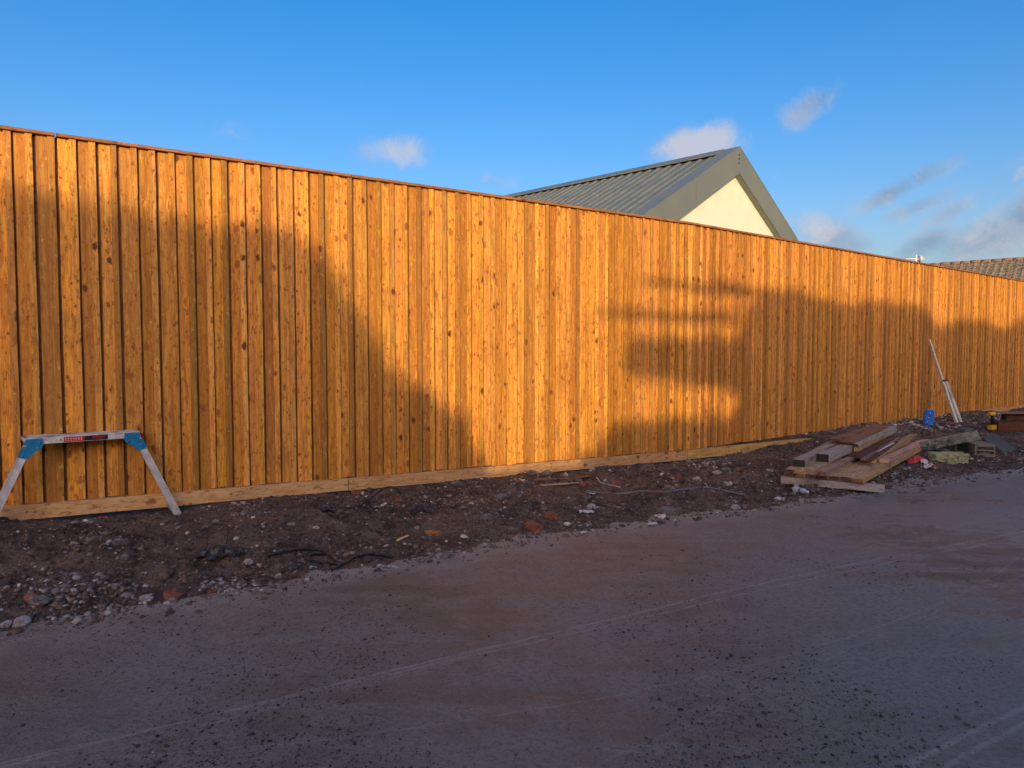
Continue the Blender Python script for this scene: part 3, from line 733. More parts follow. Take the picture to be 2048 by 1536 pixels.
# scraps of paper, offcuts, slats
def scrap(name, px, py, wpx, dpx, mat, label, cat, seed, rot=0.0):
    rd = random.Random(seed); p = gp(px, py); k = p.y/FPX; W = wpx*k; D = max(dpx*k*3.5, W*.3)
    n = 7; bm = bmesh.new(); g = []
    for j in range(4):
        g.append([bm.verts.new(((i/(n-1)-.5)*W*(1-.25*abs(j-1.5)/1.5*rd.random()), (j/3-.5)*D*(.6+.5*math.sin(math.pi*(i+.3)/(n-.4)))+rd.uniform(-.1, .1)*D, rd.uniform(0, .22)*min(W, .1)+.006)) for i in range(n)])
    for j in range(3):
        for i in range(n-1): bm.faces.new((g[j][i], g[j][i+1], g[j+1][i+1], g[j+1][i]))
    r = bmesh.ops.extrude_face_region(bm, geom=bm.faces[:]); bmesh.ops.translate(bm, vec=(0, 0, .0015), verts=[q for q in r['geom'] if isinstance(q, bmesh.types.BMVert)])
    return tag(link(name, finish(bm, name), mat, None, p, (0, 0, rot)), label, cat)
scrap('paper_scrap', 1036, 964, 32, 8, M_paper, 'curled white scrap by the fence foot, centre', 'scrap', 1, .35)
scrap('paper_scrap', 1175, 1027, 34, 5, M_paper, 'long thin white scrap above the track edge', 'scrap', 2, -.1)
scrap('paper_scrap', 1167, 1067, 14, 4, M_paper, 'tiny white scrap at the track edge', 'scrap', 3, 0)
scrap('paper_scrap', 1460, 969, 24, 6, M_paper, 'folded white scrap right of the hose end', 'scrap', 4, -.1)
scrap('paper_scrap', 1320, 1036, 26, 8, M_paper, 'torn pale scrap under the concrete lump', 'scrap', 5, -.3)
scrap('paper_scrap', 1305, 1051, 22, 4, M_paper, 'narrow pale sliver at the track edge below the torn scrap', 'scrap', 6, .5)
scrap('paper_scrap', 1560, 1000, 22, 5, M_paper, 'pale scrap left below the plastic bottle', 'scrap', 7, 0)
scrap('paper_scrap', 1180, 988, 22, 6, M_paper, 'pale scrap at the left tip of the hose', 'scrap', 8, .2)
scrap('blue_sheet', 712, 975, 26, 7, plain('blue_plastic', (.02, .08, .20), .5, 0, .3, 20), 'scrap of dark blue plastic showing under the foot board joint', 'plastic sheet', 9, .6)
scrap('blue_sheet', 664, 984, 30, 6, plain('blue_grey_plastic', (.06, .09, .14), .5, 0, .3, 20), 'blue grey plastic scrap under the left foot board', 'plastic sheet', 10, .5)
def bar(name, a, b_, w_, h_, mat, label, cat, zn=0, zf=0, seed=0, lift=True, jit=.002, cuts=4, bev=.003, group=None, absz=False, roll=0.0, ends=None, partlabel=None):
    """a bar from picture point a to b (feet), w across, h high"""
    if absz: p, q = at(a[0], a[1], zn), at(b_[0], b_[1], zf)
    else: p, q = gp(a[0], a[1], zn), gp(b_[0], b_[1], zf)
    d = q-p; L = d.length; me = rough_box(name, (L, w_, h_), bev, jit, cuts, seed)
    for v_ in me.vertices: v_.co.x += L/2
    me.materials.append(mat)
    if ends:
        me.materials.append(ends)
        for f in me.polygons:
            if abs(f.normal.x) > .85: f.material_index = 1
    M = Matrix.LocRotScale(p, d.to_track_quat('X', 'Z'), None)
    if roll: M = M @ Matrix.Rotation(roll, 4, 'X')
    o = link(name, me, None); o.matrix_world = M
    return tag(o, label, cat, group)
bar('timber_offcut', (855, 1067), (878, 1072), .055, .03, plain('orange_offcut', (.40, .16, .05), .7, 0, .3, 30), 'short orange-brown timber offcut block on the soil', 'offcut', .0, .0, 1)
bar('timber_offcut', (795, 1082), (816, 1072), .028, .012, M_palecut, 'thin pale stick of wood left of the offcut block', 'offcut', .004, .006, 2)
bar('rotten_slat', (1083, 972), (1160, 967), .05, .012, M_weather, 'weathered grey splintered slat lying on the soil', 'slat', .01, .008, 3)
bar('rotten_slat', (1070, 961), (1178, 955), .07, .014, M_brownb, 'rusty brown slat lying behind the grey one', 'slat', .008, .008, 4)
# hose and cables
def gtube(name, pxs, r, mat, label, cat, lift=None, n=7):
    pts = [gp(a, b_)+Vector((0, 0, (lift[i] if lift else 0)+r)) for i, (a, b_) in enumerate(pxs)]
    return tag(link(name, tube(name, spline(pts), r, n), mat), label, cat)
gtube('grey_hose', [(1172, 984), (1200, 989), (1240, 990), (1262, 987), (1285, 983), (1330, 985), (1370, 981), (1410, 978), (1440, 980), (1470, 988), (1490, 992)], .011, M_hose, 'grey hose lying along the soil across the middle', 'hose')
gtube('black_cable', [(690, 1020), (716, 1017), (745, 1005), (770, 990), (790, 985), (806, 992)], .008, M_cable, 'thin black cable looping up off the soil', 'cable', [0, .01, .05, .06, .04, 0])
gtube('black_cable', [(720, 1024), (760, 1026), (790, 1018), (806, 1008), (822, 1006)], .007, M_cable, 'black cable lying flat below the looping one', 'cable')
gtube('black_cable', [(535, 1112), (575, 1104), (620, 1100), (650, 1108), (668, 1122), (676, 1130), (640, 1128), (618, 1122), (622, 1112), (650, 1110)], .011, M_cable, 'black cable coiled in a ring by the pale stones', 'cable')
gtube('black_strap', [(664, 1142), (690, 1132), (716, 1120), (750, 1114), (785, 1117)], .013, M_cable, 'black strap arching over the soil by the track', 'strap', [0, .01, .02, .01, 0])
gtube('black_cable', [(563, 1146), (580, 1145), (596, 1139), (604, 1134), (590, 1130)], .010, M_cable, 'short black cable end beside the upright cream stone', 'cable')
gtube('black_cable', [(414, 1098), (416, 1076), (428, 1066), (445, 1057), (462, 1056)], .004, M_cable, 'wiry black twig of cable rising from the plastic tangle', 'cable', [0, .06, .06, .03, 0])
gtube('black_cable', [(450, 1098), (456, 1080), (452, 1068)], .004, M_cable, 'short wire end sticking up from the plastic tangle', 'cable', [0, .05, .05])
gtube('grey_hose', [(1194, 960), (1202, 968), (1220, 972), (1240, 976)], .009, plain('pale_pipe', (.36, .36, .36), .5, 0, .2), 'short pale curved pipe left of the upright brick', 'pipe', [.02, .01, 0, 0])
gtube('black_cable', [(1840, 865), (1850, 872), (1842, 880)], .01, M_cable, 'black cable scrap behind the concrete', 'cable')
def crumple(name, px, py, wpx, hpx, mat, label, cat, seed, amp=.35, parts=None):
    rd = random.Random(seed); p = gp(px, py); k = p.y/FPX; W = wpx*k/2; H = hpx*k
    n = 15; bm = bmesh.new(); g = []
    for j in range(n):
        row = []
        for i in range(n):
            x = (i/(n-1)*2-1); y = (j/(n-1)*2-1); r = math.hypot(x, y)
            z = max(0, 1-r*r*.8)*rd.uniform(.1, 1.0)*H
            row.append(bm.verts.new((x*W*(1+rd.uniform(-amp, amp)*.4), y*W*.8*(1+rd.uniform(-amp, amp)*.4), z+.004)))
        g.append(row)
    for j in range(n-1):
        for i in range(n-1):
            if math.hypot((i+.5)/(n-1)*2-1, (j+.5)/(n-1)*2-1) < .95+.25*math.sin(5*math.atan2(j-n/2, i-n/2)+seed): bm.faces.new((g[j][i], g[j][i+1], g[j+1][i+1], g[j+1][i]))
    bmesh.ops.delete(bm, geom=[v_ for v_ in bm.verts if not v_.link_faces], context='VERTS')
    r = bmesh.ops.extrude_face_region(bm, geom=bm.faces[:]); bmesh.ops.translate(bm, vec=(0, 0, .002), verts=[q for q in r['geom'] if isinstance(q, bmesh.types.BMVert)])
    return tag(link(name, finish(bm, name), mat, None, p, (0, 0, rd.uniform(-.3, .3))), label, cat)
crumple('plastic_sheet', 430, 1112, 80, 24, M_cable, 'crumpled black plastic sheeting half buried near the platform', 'plastic sheet', 3)
crumple('plastic_sheet', 478, 1108, 50, 13, M_cable, 'smaller flap of black sheeting right of the crumpled heap', 'plastic sheet', 5)
crumple('plastic_sheet', 655, 1022, 40, 10, M_cable, 'dark plastic scrap left of the looping cable', 'plastic sheet', 6)
crumple('plastic_sheet', 850, 1022, 70, 12, M_cable, 'dark sheeting flattened into the soil above the shavings', 'plastic sheet', 7)
M_redw = plain('red_white_bag', (.62, .035, .05), .45, 0, .2, 9, .3, spot=(.72, .66, .62))
crumple('plastic_bag', 1836, 926, 44, 16, M_redw, 'crumpled red and white plastic bag beside the timber stack', 'plastic bag', 8)
crumple('plastic_bag', 1860, 938, 34, 8, M_paper, 'white bag scrap just right of the red bag', 'plastic bag', 9)
lump('brick_fragment', 1871, 933, 13, 10, M_brick, 'brown brick chip right of the red bag', 'brick fragment', 'broken brick pieces on the soil strip', 77, box_=True)
lump('stone', 1861, 928, 10, 6, M_stone, 'little pale stone between red bag and mossy block', 'stone', 'loose stones on the soil strip', 78)

# ------------------------------------------------------------ step platform
def step_platform():
    F_ = gp(356, 1031); ang = R(39); ux = Vector((math.cos(ang), math.sin(ang), 0))
    Lp, H, DP, SP = .79, .765, .50, .30
    o = F_-ux*(SP+Lp/2); z0 = F_.z-.005
    t = tag(empty('step_platform', (o.x, o.y, z0), (0, 0, ang)), 'folding aluminium step platform with blue hinge plates standing before the fence', 'step platform')
    # deck with raised ribs
    bm = bmesh.new(); add_box(bm, (0, DP/2, H-.004), (Lp-.02, DP-.05, .012))
    for i in range(11): add_box(bm, (0, .04+i*(DP-.08)/10, H+.004), (Lp-.03, .007, .006))
    link('deck', finish(bm, 'deck'), M_alud, t)
    for yy in (0.013, DP-.013):
        bm = bmesh.new(); add_box(bm, (0, yy, H-.022), (Lp, .022, .05)); 
        sg = -1 if yy < .1 else 1
        add_box(bm, (0, yy+sg*.014, H-.001), (Lp, .010, .006)); add_box(bm, (0, yy+sg*.014, H-.044), (Lp, .010, .006))
        link('side_rail', finish(bm, 'side_rail'), M_alu, t)
    for sx in (-1, 1):
        link('deck_end_cap', box('deck_end_cap', (sx*(Lp/2+.008), DP/2, H-.012), (.02, DP-.04, .03), .004), M_alud, t)
        legs = []
        for yy in (.008, DP-.008):
            p0 = Vector((sx*(Lp/2-.005), yy, H-.06)); p1 = Vector((sx*(Lp/2+SP), yy, .014))
            d = p1-p0; q = d.to_track_quat('X', 'Y')
            bm = bmesh.new(); Ll = d.length
            add_box(bm, (Ll/2, 0, 0), (Ll, .024, .056))
            for zz in (-.026, .026): add_box(bm, (Ll/2, -.014 if yy < .1 else .014, zz), (Ll, .008, .005))
            for zz in (-.009, .009): add_box(bm, (Ll/2, -.0125 if yy < .1 else .0125, zz), (Ll, .003, .003))
            me = finish(bm, 'leg'); lg = link('leg', me, M_alu, t); 
            X = d.normalized(); Y = Vector((0, 1, 0)); Z = X.cross(Y).normalized()
            Mx = Matrix((X, Y, Z)).transposed().to_4x4(); Mx.translation = p0; lg.matrix_local = Mx
            lg.parent = t
            ft = link('foot', box('foot', (Ll+.004, 0, 0), (.03, .034, .064), .004), M_alud, lg)
            sc_bm = bmesh.new()
            for xx, zz in ((Ll*.65, .008), (Ll*.93, .008)): bmesh.ops.create_uvsphere(sc_bm, u_segments=8, v_segments=5, radius=.006, matrix=Matrix.Translation((xx, -.015 if yy < .1 else .015, zz)))
            link('rivet', finish(sc_bm, 'rivet', True), M_steel, lg)['kind'] = 'stuff'
            # blue hinge plate
            sg = sx
            poly = [(.00, .000), (-.105, .000), (-.112, -.050), (-.095, -.082), (-.055, -.102), (-.020, -.140), (-.006, -.158), (.062, -.136), (.052, -.105), (.030, -.058), (-.012, -.052), (.022, -.042), (.012, -.02)]
            pts = [(sg*(x+Lp/2+.0), H-.002+z) for x, z in poly]
            if sg < 0: pts = pts[::-1]
            yb = -.013 if yy < .1 else DP+.006
            hp = link('hinge_plate', extrude_poly('hinge_plate', pts, .007), M_bluep, t, (0, yb, 0))
            rb = bmesh.new()
            for x, z, r_ in ((-.09, -.012, .006), (-.09, -.03, .006), (-.03, -.012, .006), (-.03, -.03, .006), (-.07, -.072, .010), (.005, -.072, .006), (-.02, -.066, .006), (.015, -.100, .006), (.030, -.130, .006)):
                bmesh.ops.create_cone(rb, cap_ends=True, segments=10, radius1=r_, radius2=r_*.7, depth=.006, matrix=Matrix.Translation((sg*(x+Lp/2), -.003 if yy < .1 else .010, H-.002+z)) @ Matrix.Rotation(math.pi/2, 4, 'X'))
            link('rivet', finish(rb, 'rivet'), M_steel, hp)['kind'] = 'stuff'
        for k in (.33, .68, .96):
            x = sx*(Lp/2-.005+k*(SP+.005)); z = (H-.06)*(1-k)+.014*k
            link('rung', box('rung', (x, DP/2, z), (.026, DP-.04, .03), .004, Matrix.Rotation(sx*R(20), 4, 'Y')), M_alud, t)
    link('locking_tab', box('locking_tab', (Lp/2+.028, .10, H-.035), (.03, .15, .045), .006, Matrix.Rotation(R(28), 4, 'Y')), M_red, t)
    # flat printed stickers on the front rail
    y = -.0095
    def quad(name, x0, x1, z0_, z1_, mat, par, dy=0.0, skew=0.0):
        bm = bmesh.new(); add_box(bm, ((x0+x1)/2, 0, (z0_+z1_)/2), (x1-x0, .0012, z1_-z0_))
        if skew:
            for v_ in bm.verts:
                if v_.co.x < (x0+x1)/2: v_.co.x += (v_.co.z-(z0_+z1_)/2)*skew
        return link(name, finish(bm, name), mat, par, (0, y-dy, 0))
    Zc0, Zc1 = H-.042, H-.004
    st = quad('sticker', -.145, .165, Zc0, Zc1, M_black, t)
    quad('sticker_panel', -.145, .0, Zc0+.001, Zc1-.001, M_red, st, -.0+.0012-y*0-0.0).location = (0, -.0011, 0)
    for x0 in [(.055+i*.012) for i in range(8)]:
        q = quad('sticker_mark', x0, x0+.007, Zc0+.012+random.uniform(0, .004), Zc1-.006, M_red, st); q.location = (0, -.0012, 0)
    for i in range(7):
        q = quad('sticker_mark', -.138+i*.018, -.128+i*.018, Zc0+.020, Zc1-.010, M_white, st); q.location = (0, -.0024, 0)
        q = quad('sticker_mark', -.138+i*.018, -.126+i*.018, Zc0+.008, Zc0+.011, M_white, st); q.location = (0, -.0024, 0)
    ws = quad('warning_sticker', -.215, -.149, Zc0, Zc1, M_white, t)
    q = link('warning_triangle', extrude_poly('warning_triangle', [(-.207, Zc0+.010), (-.189, Zc0+.010), (-.198, Zc0+.028)], .0012), M_yellow, ws, (0, -.0019, 0))
    q = link('recycling_mark', extrude_poly('recycling_mark', [(-.178, Zc0+.010), (-.171, Zc0+.010), (-.166, Zc0+.019), (-.161, Zc0+.010), (-.154, Zc0+.010), (-.166, Zc0+.030)], .0012), M_black, ws, (0, -.0019, 0))
    quad('spec_sticker', .169, .215, Zc0+.003, Zc1-.002, M_white, t)
step_platform()

# ------------------------------------------------------------ timber stack
GT = 'timbers in the stack by the track'
def plank(a, b_, z, w_, h_, mat, label, seed, zf=None, ends=None, cat='timber plank', jit=.0015):
    return bar('timber_plank' if cat == 'timber plank' else 'timber_post', a, b_, w_, h_, mat, label, cat, z, z if zf is None else zf, seed, group=GT, absz=True, ends=ends, jit=jit)
ZB = .055
bar('timber_bearer', (1562, 965), (1769, 984), .10, .075, M_weather, 'pale rough bearer lying crosswise under the near ends of the stack', 'timber bearer', ZB-.01, ZB-.02, 90, absz=True, jit=.003)
bar('timber_bearer', (1740, 905), (1850, 912), .10, .075, M_brownb, 'far bearer hidden under the stack', 'timber bearer', ZB-.01, ZB-.01, 91, absz=True)
z1 = ZB+.068; hp = .048; z2 = z1+hp+.002; z3 = z2+hp+.002
plank((1714, 966), (1848, 893), z1, .125, hp, M_timber, 'nearest bottom plank at the track side, orange brown', 201, ends=M_brownb)
plank((1691, 963), (1826, 890), z1, .118, hp, M_timber, 'bottom plank second from the track side', 202, ends=M_darkend)
plank((1669, 961), (1805, 888), z1, .112, hp, M_timber, 'bottom plank third from the track side', 203, ends=M_darkend)
plank((1645, 959), (1782, 888), z1, .11, hp, M_timber, 'bottom plank with dark end under the two middle planks', 204, ends=M_darkend)
plank((1622, 957), (1762, 887), z1, .105, hp, M_timber, 'bottom plank with dark end under the pale-ended plank', 205, ends=M_darkend)
plank((1600, 955), (1742, 886), z1, .10, hp, M_timber, 'bottom plank second from the fence side', 206, ends=M_brownb)
plank((1576, 953), (1722, 886), z1, .09, hp, M_timber, 'bottom plank at the fence side', 207, ends=M_brownb)
plank((1643, 952), (1772, 885), z2, .095, hp, M_timber, 'second layer plank with brown end, centre of the stack', 208, ends=M_brownb)
plank((1626, 942), (1755, 879), z2, .095, hp, M_timber, 'second layer plank with a fresh pale end', 209, ends=M_timber)
plank((1579, 947), (1712, 880), z2, .10, hp, M_timber, 'second layer plank at the fence side with dark end', 210, ends=M_darkend)
plank((1603, 944), (1735, 879), z2, .09, hp, M_timber, 'second layer plank sunk between the fence side planks', 211)
plank((1767, 926), (1851, 885), z2, .11, hp, M_timber, 'shorter plank with pale cut end on the track side', 212, ends=M_palecut)
plank((1743, 926), (1826, 874), z2, .10, hp, M_timber, 'plank with broken pale end beside the dark strips', 213, zf=z2+.05, ends=M_palecut)
plank((1598, 934), (1690, 884), z3, .135, .085, M_weather, 'thick weathered post end nearest the fence side', 214, ends=M_blackend, cat='timber post')
plank((1645, 924), (1783, 864), z3, .145, .095, M_weather, 'thick grey post with square black end in mid stack', 215, ends=M_blackend, cat='timber post', zf=z3+.05)
plank((1706, 914), (1780, 875), z3, .13, .03, M_timberdk, 'wide dark brown board on top of the stack', 216)
plank((1716, 917), (1786, 878), z3+.032, .05, .028, M_timberdk, 'narrow dark strip on the wide dark board', 217)
plank((1726, 921), (1797, 879), z2+.05, .06, .035, M_brownb, 'rust-brown strip right of the dark boards', 218)
plank((1736, 925), (1803, 882), z2+.05, .045, .03, M_timberdk, 'blackish strip next to the broken-ended plank', 219)
plank((1712, 903), (1782, 868), z3+.03, .055, .05, M_timber, 'yellow square batten below the top boards', 220)
plank((1708, 894), (1772, 860), z3+.085, .10, .045, M_weather, 'grey board under the uppermost boards', 221, ends=M_darkend)
plank((1692, 887), (1765, 856), z3+.13, .16, .024, M_brownb, 'upper brown board, right one of the two uppermost', 222, ends=M_darkend)
plank((1668, 881), (1760, 850), z3+.13, .15, .022, M_brownb, 'thin reddish board on top, jutting out to the left', 223, ends=M_darkend)
plank((1752, 903), (1786, 886), z3+.03, .05, .002, M_paper, 'white scrap lying on the dark strips', 224, cat='timber plank')
o = bpy.data.objects[-1] if False else None
for ob in list(bpy.data.objects):
    if ob.get('label') == 'white scrap lying on the dark strips':
        ob.name = 'paper_scrap'; ob['category'] = 'scrap'; del ob['group']

# ------------------------------------------------------------ plastic bottle
def lathe(name, prof, n=16, ax='x'):
    bm = bmesh.new(); rings = []
    for x, r_ in prof: rings.append([bm.verts.new((x, r_*math.cos(2*math.pi*k/n), r_*math.sin(2*math.pi*k/n))) for k in range(n)])
    for i in range(len(rings)-1):
        for k in range(n): bm.faces.new((rings[i][k], rings[i][(k+1) % n], rings[i+1][(k+1) % n], rings[i+1][k]))
    bm.faces.new(rings[0]); bm.faces.new(rings[-1][::-1])
    return finish(bm, name, True)
mb, tb, bb = principled('clear_plastic', (.85, .92, 1.0), .12); bb.inputs['Transmission Weight'].default_value = .55; bb.inputs['IOR'].default_value = 1.3
pa, pb_ = gp(1588, 984), gp(1626, 990)
bt = tag(empty('plastic_bottle', pa+Vector((0, 0, .034)), (0, 0, math.atan2((pb_-pa).y, (pb_-pa).x))), 'clear crumpled plastic drink bottle lying before the timber stack', 'bottle')
link('bottle_body', lathe('bottle_body', [(0, .022), (.004, .031), (.03, .032), (.035, .029), (.04, .032), (.07, .032), (.076, .025), (.085, .024), (.095, .031), (.13, .032), (.15, .026), (.17, .014), (.178, .012)]), mb, bt)
link('bottle_cap', lathe('bottle_cap', [(.178, .014), (.195, .014), (.196, .010)]), M_white, bt)
link('bottle_label', lathe('bottle_label', [(.082, .0262), (.092, .0325), (.108, .0335)]), plain('label_dark', (.03, .10, .22), .4), bt)

# ------------------------------------------------------------ blue pack
def blue_pack():
    p = gp(1854, 851); t = tag(empty('blue_pack', (p.x, p.y, p.z-.01), (R(-3), R(7), R(-20))), 'bright blue wrapped pack with black diamond marks standing at the fence foot', 'pack')
    link('wrapped_body', box('wrapped_body', (0, 0, .15), (.155, .17, .30), .022, None, 3), M_bluebox, t)
    for k in range(3):
        z = .07+k*.08; x = -.02+k*.012
        dm = link('diamond_mark', extrude_poly('diamond_mark', [(x-.024, z), (x, z-.035), (x+.024, z), (x, z+.035)], .003), M_black, t, (0, -.0875, 0))
        link('mark_centre', extrude_poly('mark_centre', [(x-.011, z+.004), (x, z-.012), (x+.011, z+.004), (x, z+.018)], .003), M_white, dm, (0, -.0015, 0))
    link('pink_print', box('pink_print', (.079, 0, .13), (.003, .09, .13)), plain('pink_print', (.45, .10, .18), .5), t)
    link('top_fold', box('top_fold', (0, 0, .302), (.10, .12, .012), .005), plain('pale_blue_fold', (.30, .40, .60), .4), t)
blue_pack()

# ------------------------------------------------------------ leaning batten
def leaning():
    p = gp(1917, 845); s_ = s_of_px(1857); q = fpt(s_, 0, .075)
    # height of the top from the picture
    d = ray(1856, 673); k = q.y/d.y; top = Vector((d.x*k, q.y, EYE+d.z*k)); mid = p.lerp(top, .47)
    t = tag(empty('leaning_batten', p, (0, 0, 0)), 'whitened two-part batten leaning against the far fence', 'batten')
    def seg(name, a, b_, w_, th, offs=Vector((0, 0, 0))):
        d = b_-a; me = rough_box(name, (d.length, w_, th), .003, .0008, 2, 4)
        for v_ in me.vertices: v_.co = Vector((v_.co.z-th/2, v_.co.y, v_.co.x+d.length/2))
        o = link(name, me, M_white_wood, t); o.matrix_local = Matrix.LocRotScale(a-p+offs, d.to_track_quat('Z', 'Y'), None); return o
    seg('lower_batten', p-Vector((.035, 0, 0)), mid-Vector((.022, 0, 0)), .05, .05); seg('lower_batten', p+Vector((.035, -.012, 0)), mid+Vector((.030, -.012, .0)), .05, .055)
    seg('upper_batten', mid-(top-p)*.06+Vector((0, .045, 0)), top+Vector((0, .01, 0)), .055, .035)
    link('joining_band', box('joining_band', (mid-p)+Vector((.01, 0, 0)), (.10, .10, .03), .004, (top-p).to_track_quat('Z', 'Y').to_matrix().to_4x4()), M_black, t)
leaning()

# ------------------------------------------------------------ broken concrete
GC = 'broken concrete by the track'
def worn_block(name, s, seed, jit=.006, cuts=6):
    rd = random.Random(seed); bm = bmesh.new(); add_box(bm, (0, 0, s[2]/2), s)
    bmesh.ops.subdivide_edges(bm, edges=bm.edges[:], cuts=cuts, use_grid_fill=True)
    for v_ in bm.verts:
        n_ = sum(1 for a, b_ in ((v_.co.x, s[0]/2), (v_.co.y, s[1]/2), (v_.co.z-s[2]/2, s[2]/2)) if abs(abs(a)-b_) < 1e-4)
        v_.co += Vector((rd.uniform(-jit, jit), rd.uniform(-jit, jit), rd.uniform(-jit, jit)))*(1 if n_ < 2 else .9)
        if n_ >= 2: v_.co = Vector((v_.co.x*.985, v_.co.y*.96, s[2]/2+(v_.co.z-s[2]/2)*.96))
    return finish(bm, name)
def place(name, me, mat, p, rz, label, cat, rx=0, ry=0, group=GC):
    return tag(link(name, me, mat, None, p, (rx, ry, rz)), label, cat, group)
a_, b2 = gp(1846, 903), at(1960, 879, .34)
d_ = b2-a_; me = worn_block('concrete_post', (d_.length, .13, .13), 5, .007, 9)
for v_ in me.vertices: v_.co.x += d_.length/2
o = link('concrete_post', me, M_conc); o.matrix_world = Matrix.LocRotScale(a_, d_.to_track_quat('X', 'Z'), None); tag(o, 'long spalled concrete post propped up on the blocks', 'concrete post', GC)
p = gp(1903, 925)
me = worn_block('concrete_block', (.46, .17, .145), 6, .008)
place('concrete_block', me, M_concg, p+Vector((0, .08, -.01)), R(-2), 'concrete block with yellow-green lichened face', 'concrete block', R(3))
p = gp(1923, 908)
t = tag(empty('hollow_block', p+Vector((0, .12, 0)), (0, 0, R(16))), 'grey hollow block under the propped post', 'concrete block', GC)
bm = bmesh.new()
for c_, s_ in (((0, 0, .015), (.27, .20, .03)), ((0, 0, .175), (.27, .20, .03)), ((-.12, 0, .095), (.03, .20, .13)), ((.12, 0, .095), (.03, .20, .13)), ((0, .085, .095), (.21, .03, .13))): add_box(bm, c_, s_)
link('block_shell', finish(bm, 'block_shell'), M_concd, t)
p = gp(1976, 914)
t = tag(empty('slotted_block', p+Vector((-.03, .15, 0)), (0, 0, R(-14))), 'buff slotted concrete post end facing the track', 'concrete block', GC)
bm = bmesh.new()
for c_, s_ in (((0, 0, .02), (.25, .42, .04)), ((0, 0, .155), (.25, .42, .035)), ((0, .03, .088), (.20, .36, .10)), ((-.115, 0, .088), (.022, .42, .10)), ((.115, 0, .088), (.022, .42, .10)), ((0, -.195, .09), (.21, .02, .02))): add_box(bm, c_, s_)
link('slot_shell', finish(bm, 'slot_shell'), plain('buff_concrete', (.24, .215, .155), .9, 0, .3, 20, .8), t)
me = worn_block('stone_slab', (.24, .95, .045), 8, .003); pa_ = at(1976, 878, .22); pb_ = gp(2018, 905)
d_ = pb_-pa_; me2 = worn_block('stone_slab', (d_.length+.05, .26, .05), 8, .003)
for v_ in me2.vertices: v_.co.x += d_.length/2
o = link('stone_slab', me2, M_slate); o.matrix_world = Matrix.LocRotScale(pa_, d_.to_track_quat('X', 'Z'), None) @ Matrix.Rotation(R(20), 4, 'X'); tag(o, 'dark flat slab sloping down to the right from the broken concrete', 'slab', GC)
place('concrete_block', worn_block('concrete_block', (.20, .16, .08), 12, .006), M_concd, gp(1928, 866), .4, 'dark lump of concrete behind the propped post', 'concrete block')

# ------------------------------------------------------------ dark sleepers at the right edge, and the drill
def sleeper(a, L, w_, h_, z, rz, mat, label, seed, ends=None, name='timber_sleeper'):
    me = rough_box(name, (L, w_, h_), .005, .003, 5, seed)
    for v_ in me.vertices: v_.co.x += L/2; v_.co.y += w_/2
    me.materials.append(mat)
    if ends:
        me.materials.append(ends)
        for f in me.polygons:
            if abs(f.normal.x) > .85: f.material_index = 1
    return tag(link(name, me, None, None, Vector((a.x, a.y, a.z+z)), (0, 0, rz)), label, 'timber', 'dark timbers at the right edge')
q0 = gp(1996, 864)
print('sleeper at', q0)
sleeper(q0, 1.9, .32, .175, 0, R(-13), M_timberdk, 'dark brown sleeper lying on the ground at the right edge', 300)
q1 = q0+Vector((.29, .22, 0))
sleeper(q1, 1.5, .16, .125, .177, R(-6), M_timberdk, 'black-ended timber on top of the dark sleeper', 301, M_blackend)
q2 = q0+Vector((.10, .12, 0))
sleeper(q2, 1.8, .34, .022, .304, R(-4), M_brownb, 'thin brown board topping the dark timbers', 302)
def drill():
    p = gp(1986, 862)
    t = tag(empty('cordless_drill', (p.x-.02, p.y+.0, p.z+.02), (0, 0, R(20))), 'yellow and black cordless drill standing by the dark timbers', 'drill')
    k = 1.25
    link('battery', box('battery', (0, 0, .035*k), (.115*k, .07*k, .07*k), .01, None, 2), M_yellow, t)
    link('battery_clip', box('battery_clip', (0, 0, .076*k), (.10*k, .06*k, .014), .003), M_black, t)
    link('handle', box('handle', (.005, 0, .135*k), (.045*k, .038*k, .13*k), .012, Matrix.Rotation(R(-8), 4, 'Y'), 2), M_black, t)
    link('motor_housing', lathe('motor_housing', [(-.075, .022), (-.07, .033), (.03, .036), (.055, .030)]), M_yellow, t, (0, 0, .225*k))
    link('chuck', lathe('chuck', [(.055, .024), (.085, .025), (.105, .014), (.107, .008)]), M_black, t, (0, 0, .225*k))
    link('drill_bit', lathe('drill_bit', [(.105, .006), (.28, .005), (.282, .002)], 8), M_steel, t, (0, 0, .225*k))
    link('trigger', box('trigger', (.034, 0, .175*k), (.016, .014, .03), .003), M_black, t)
drill()

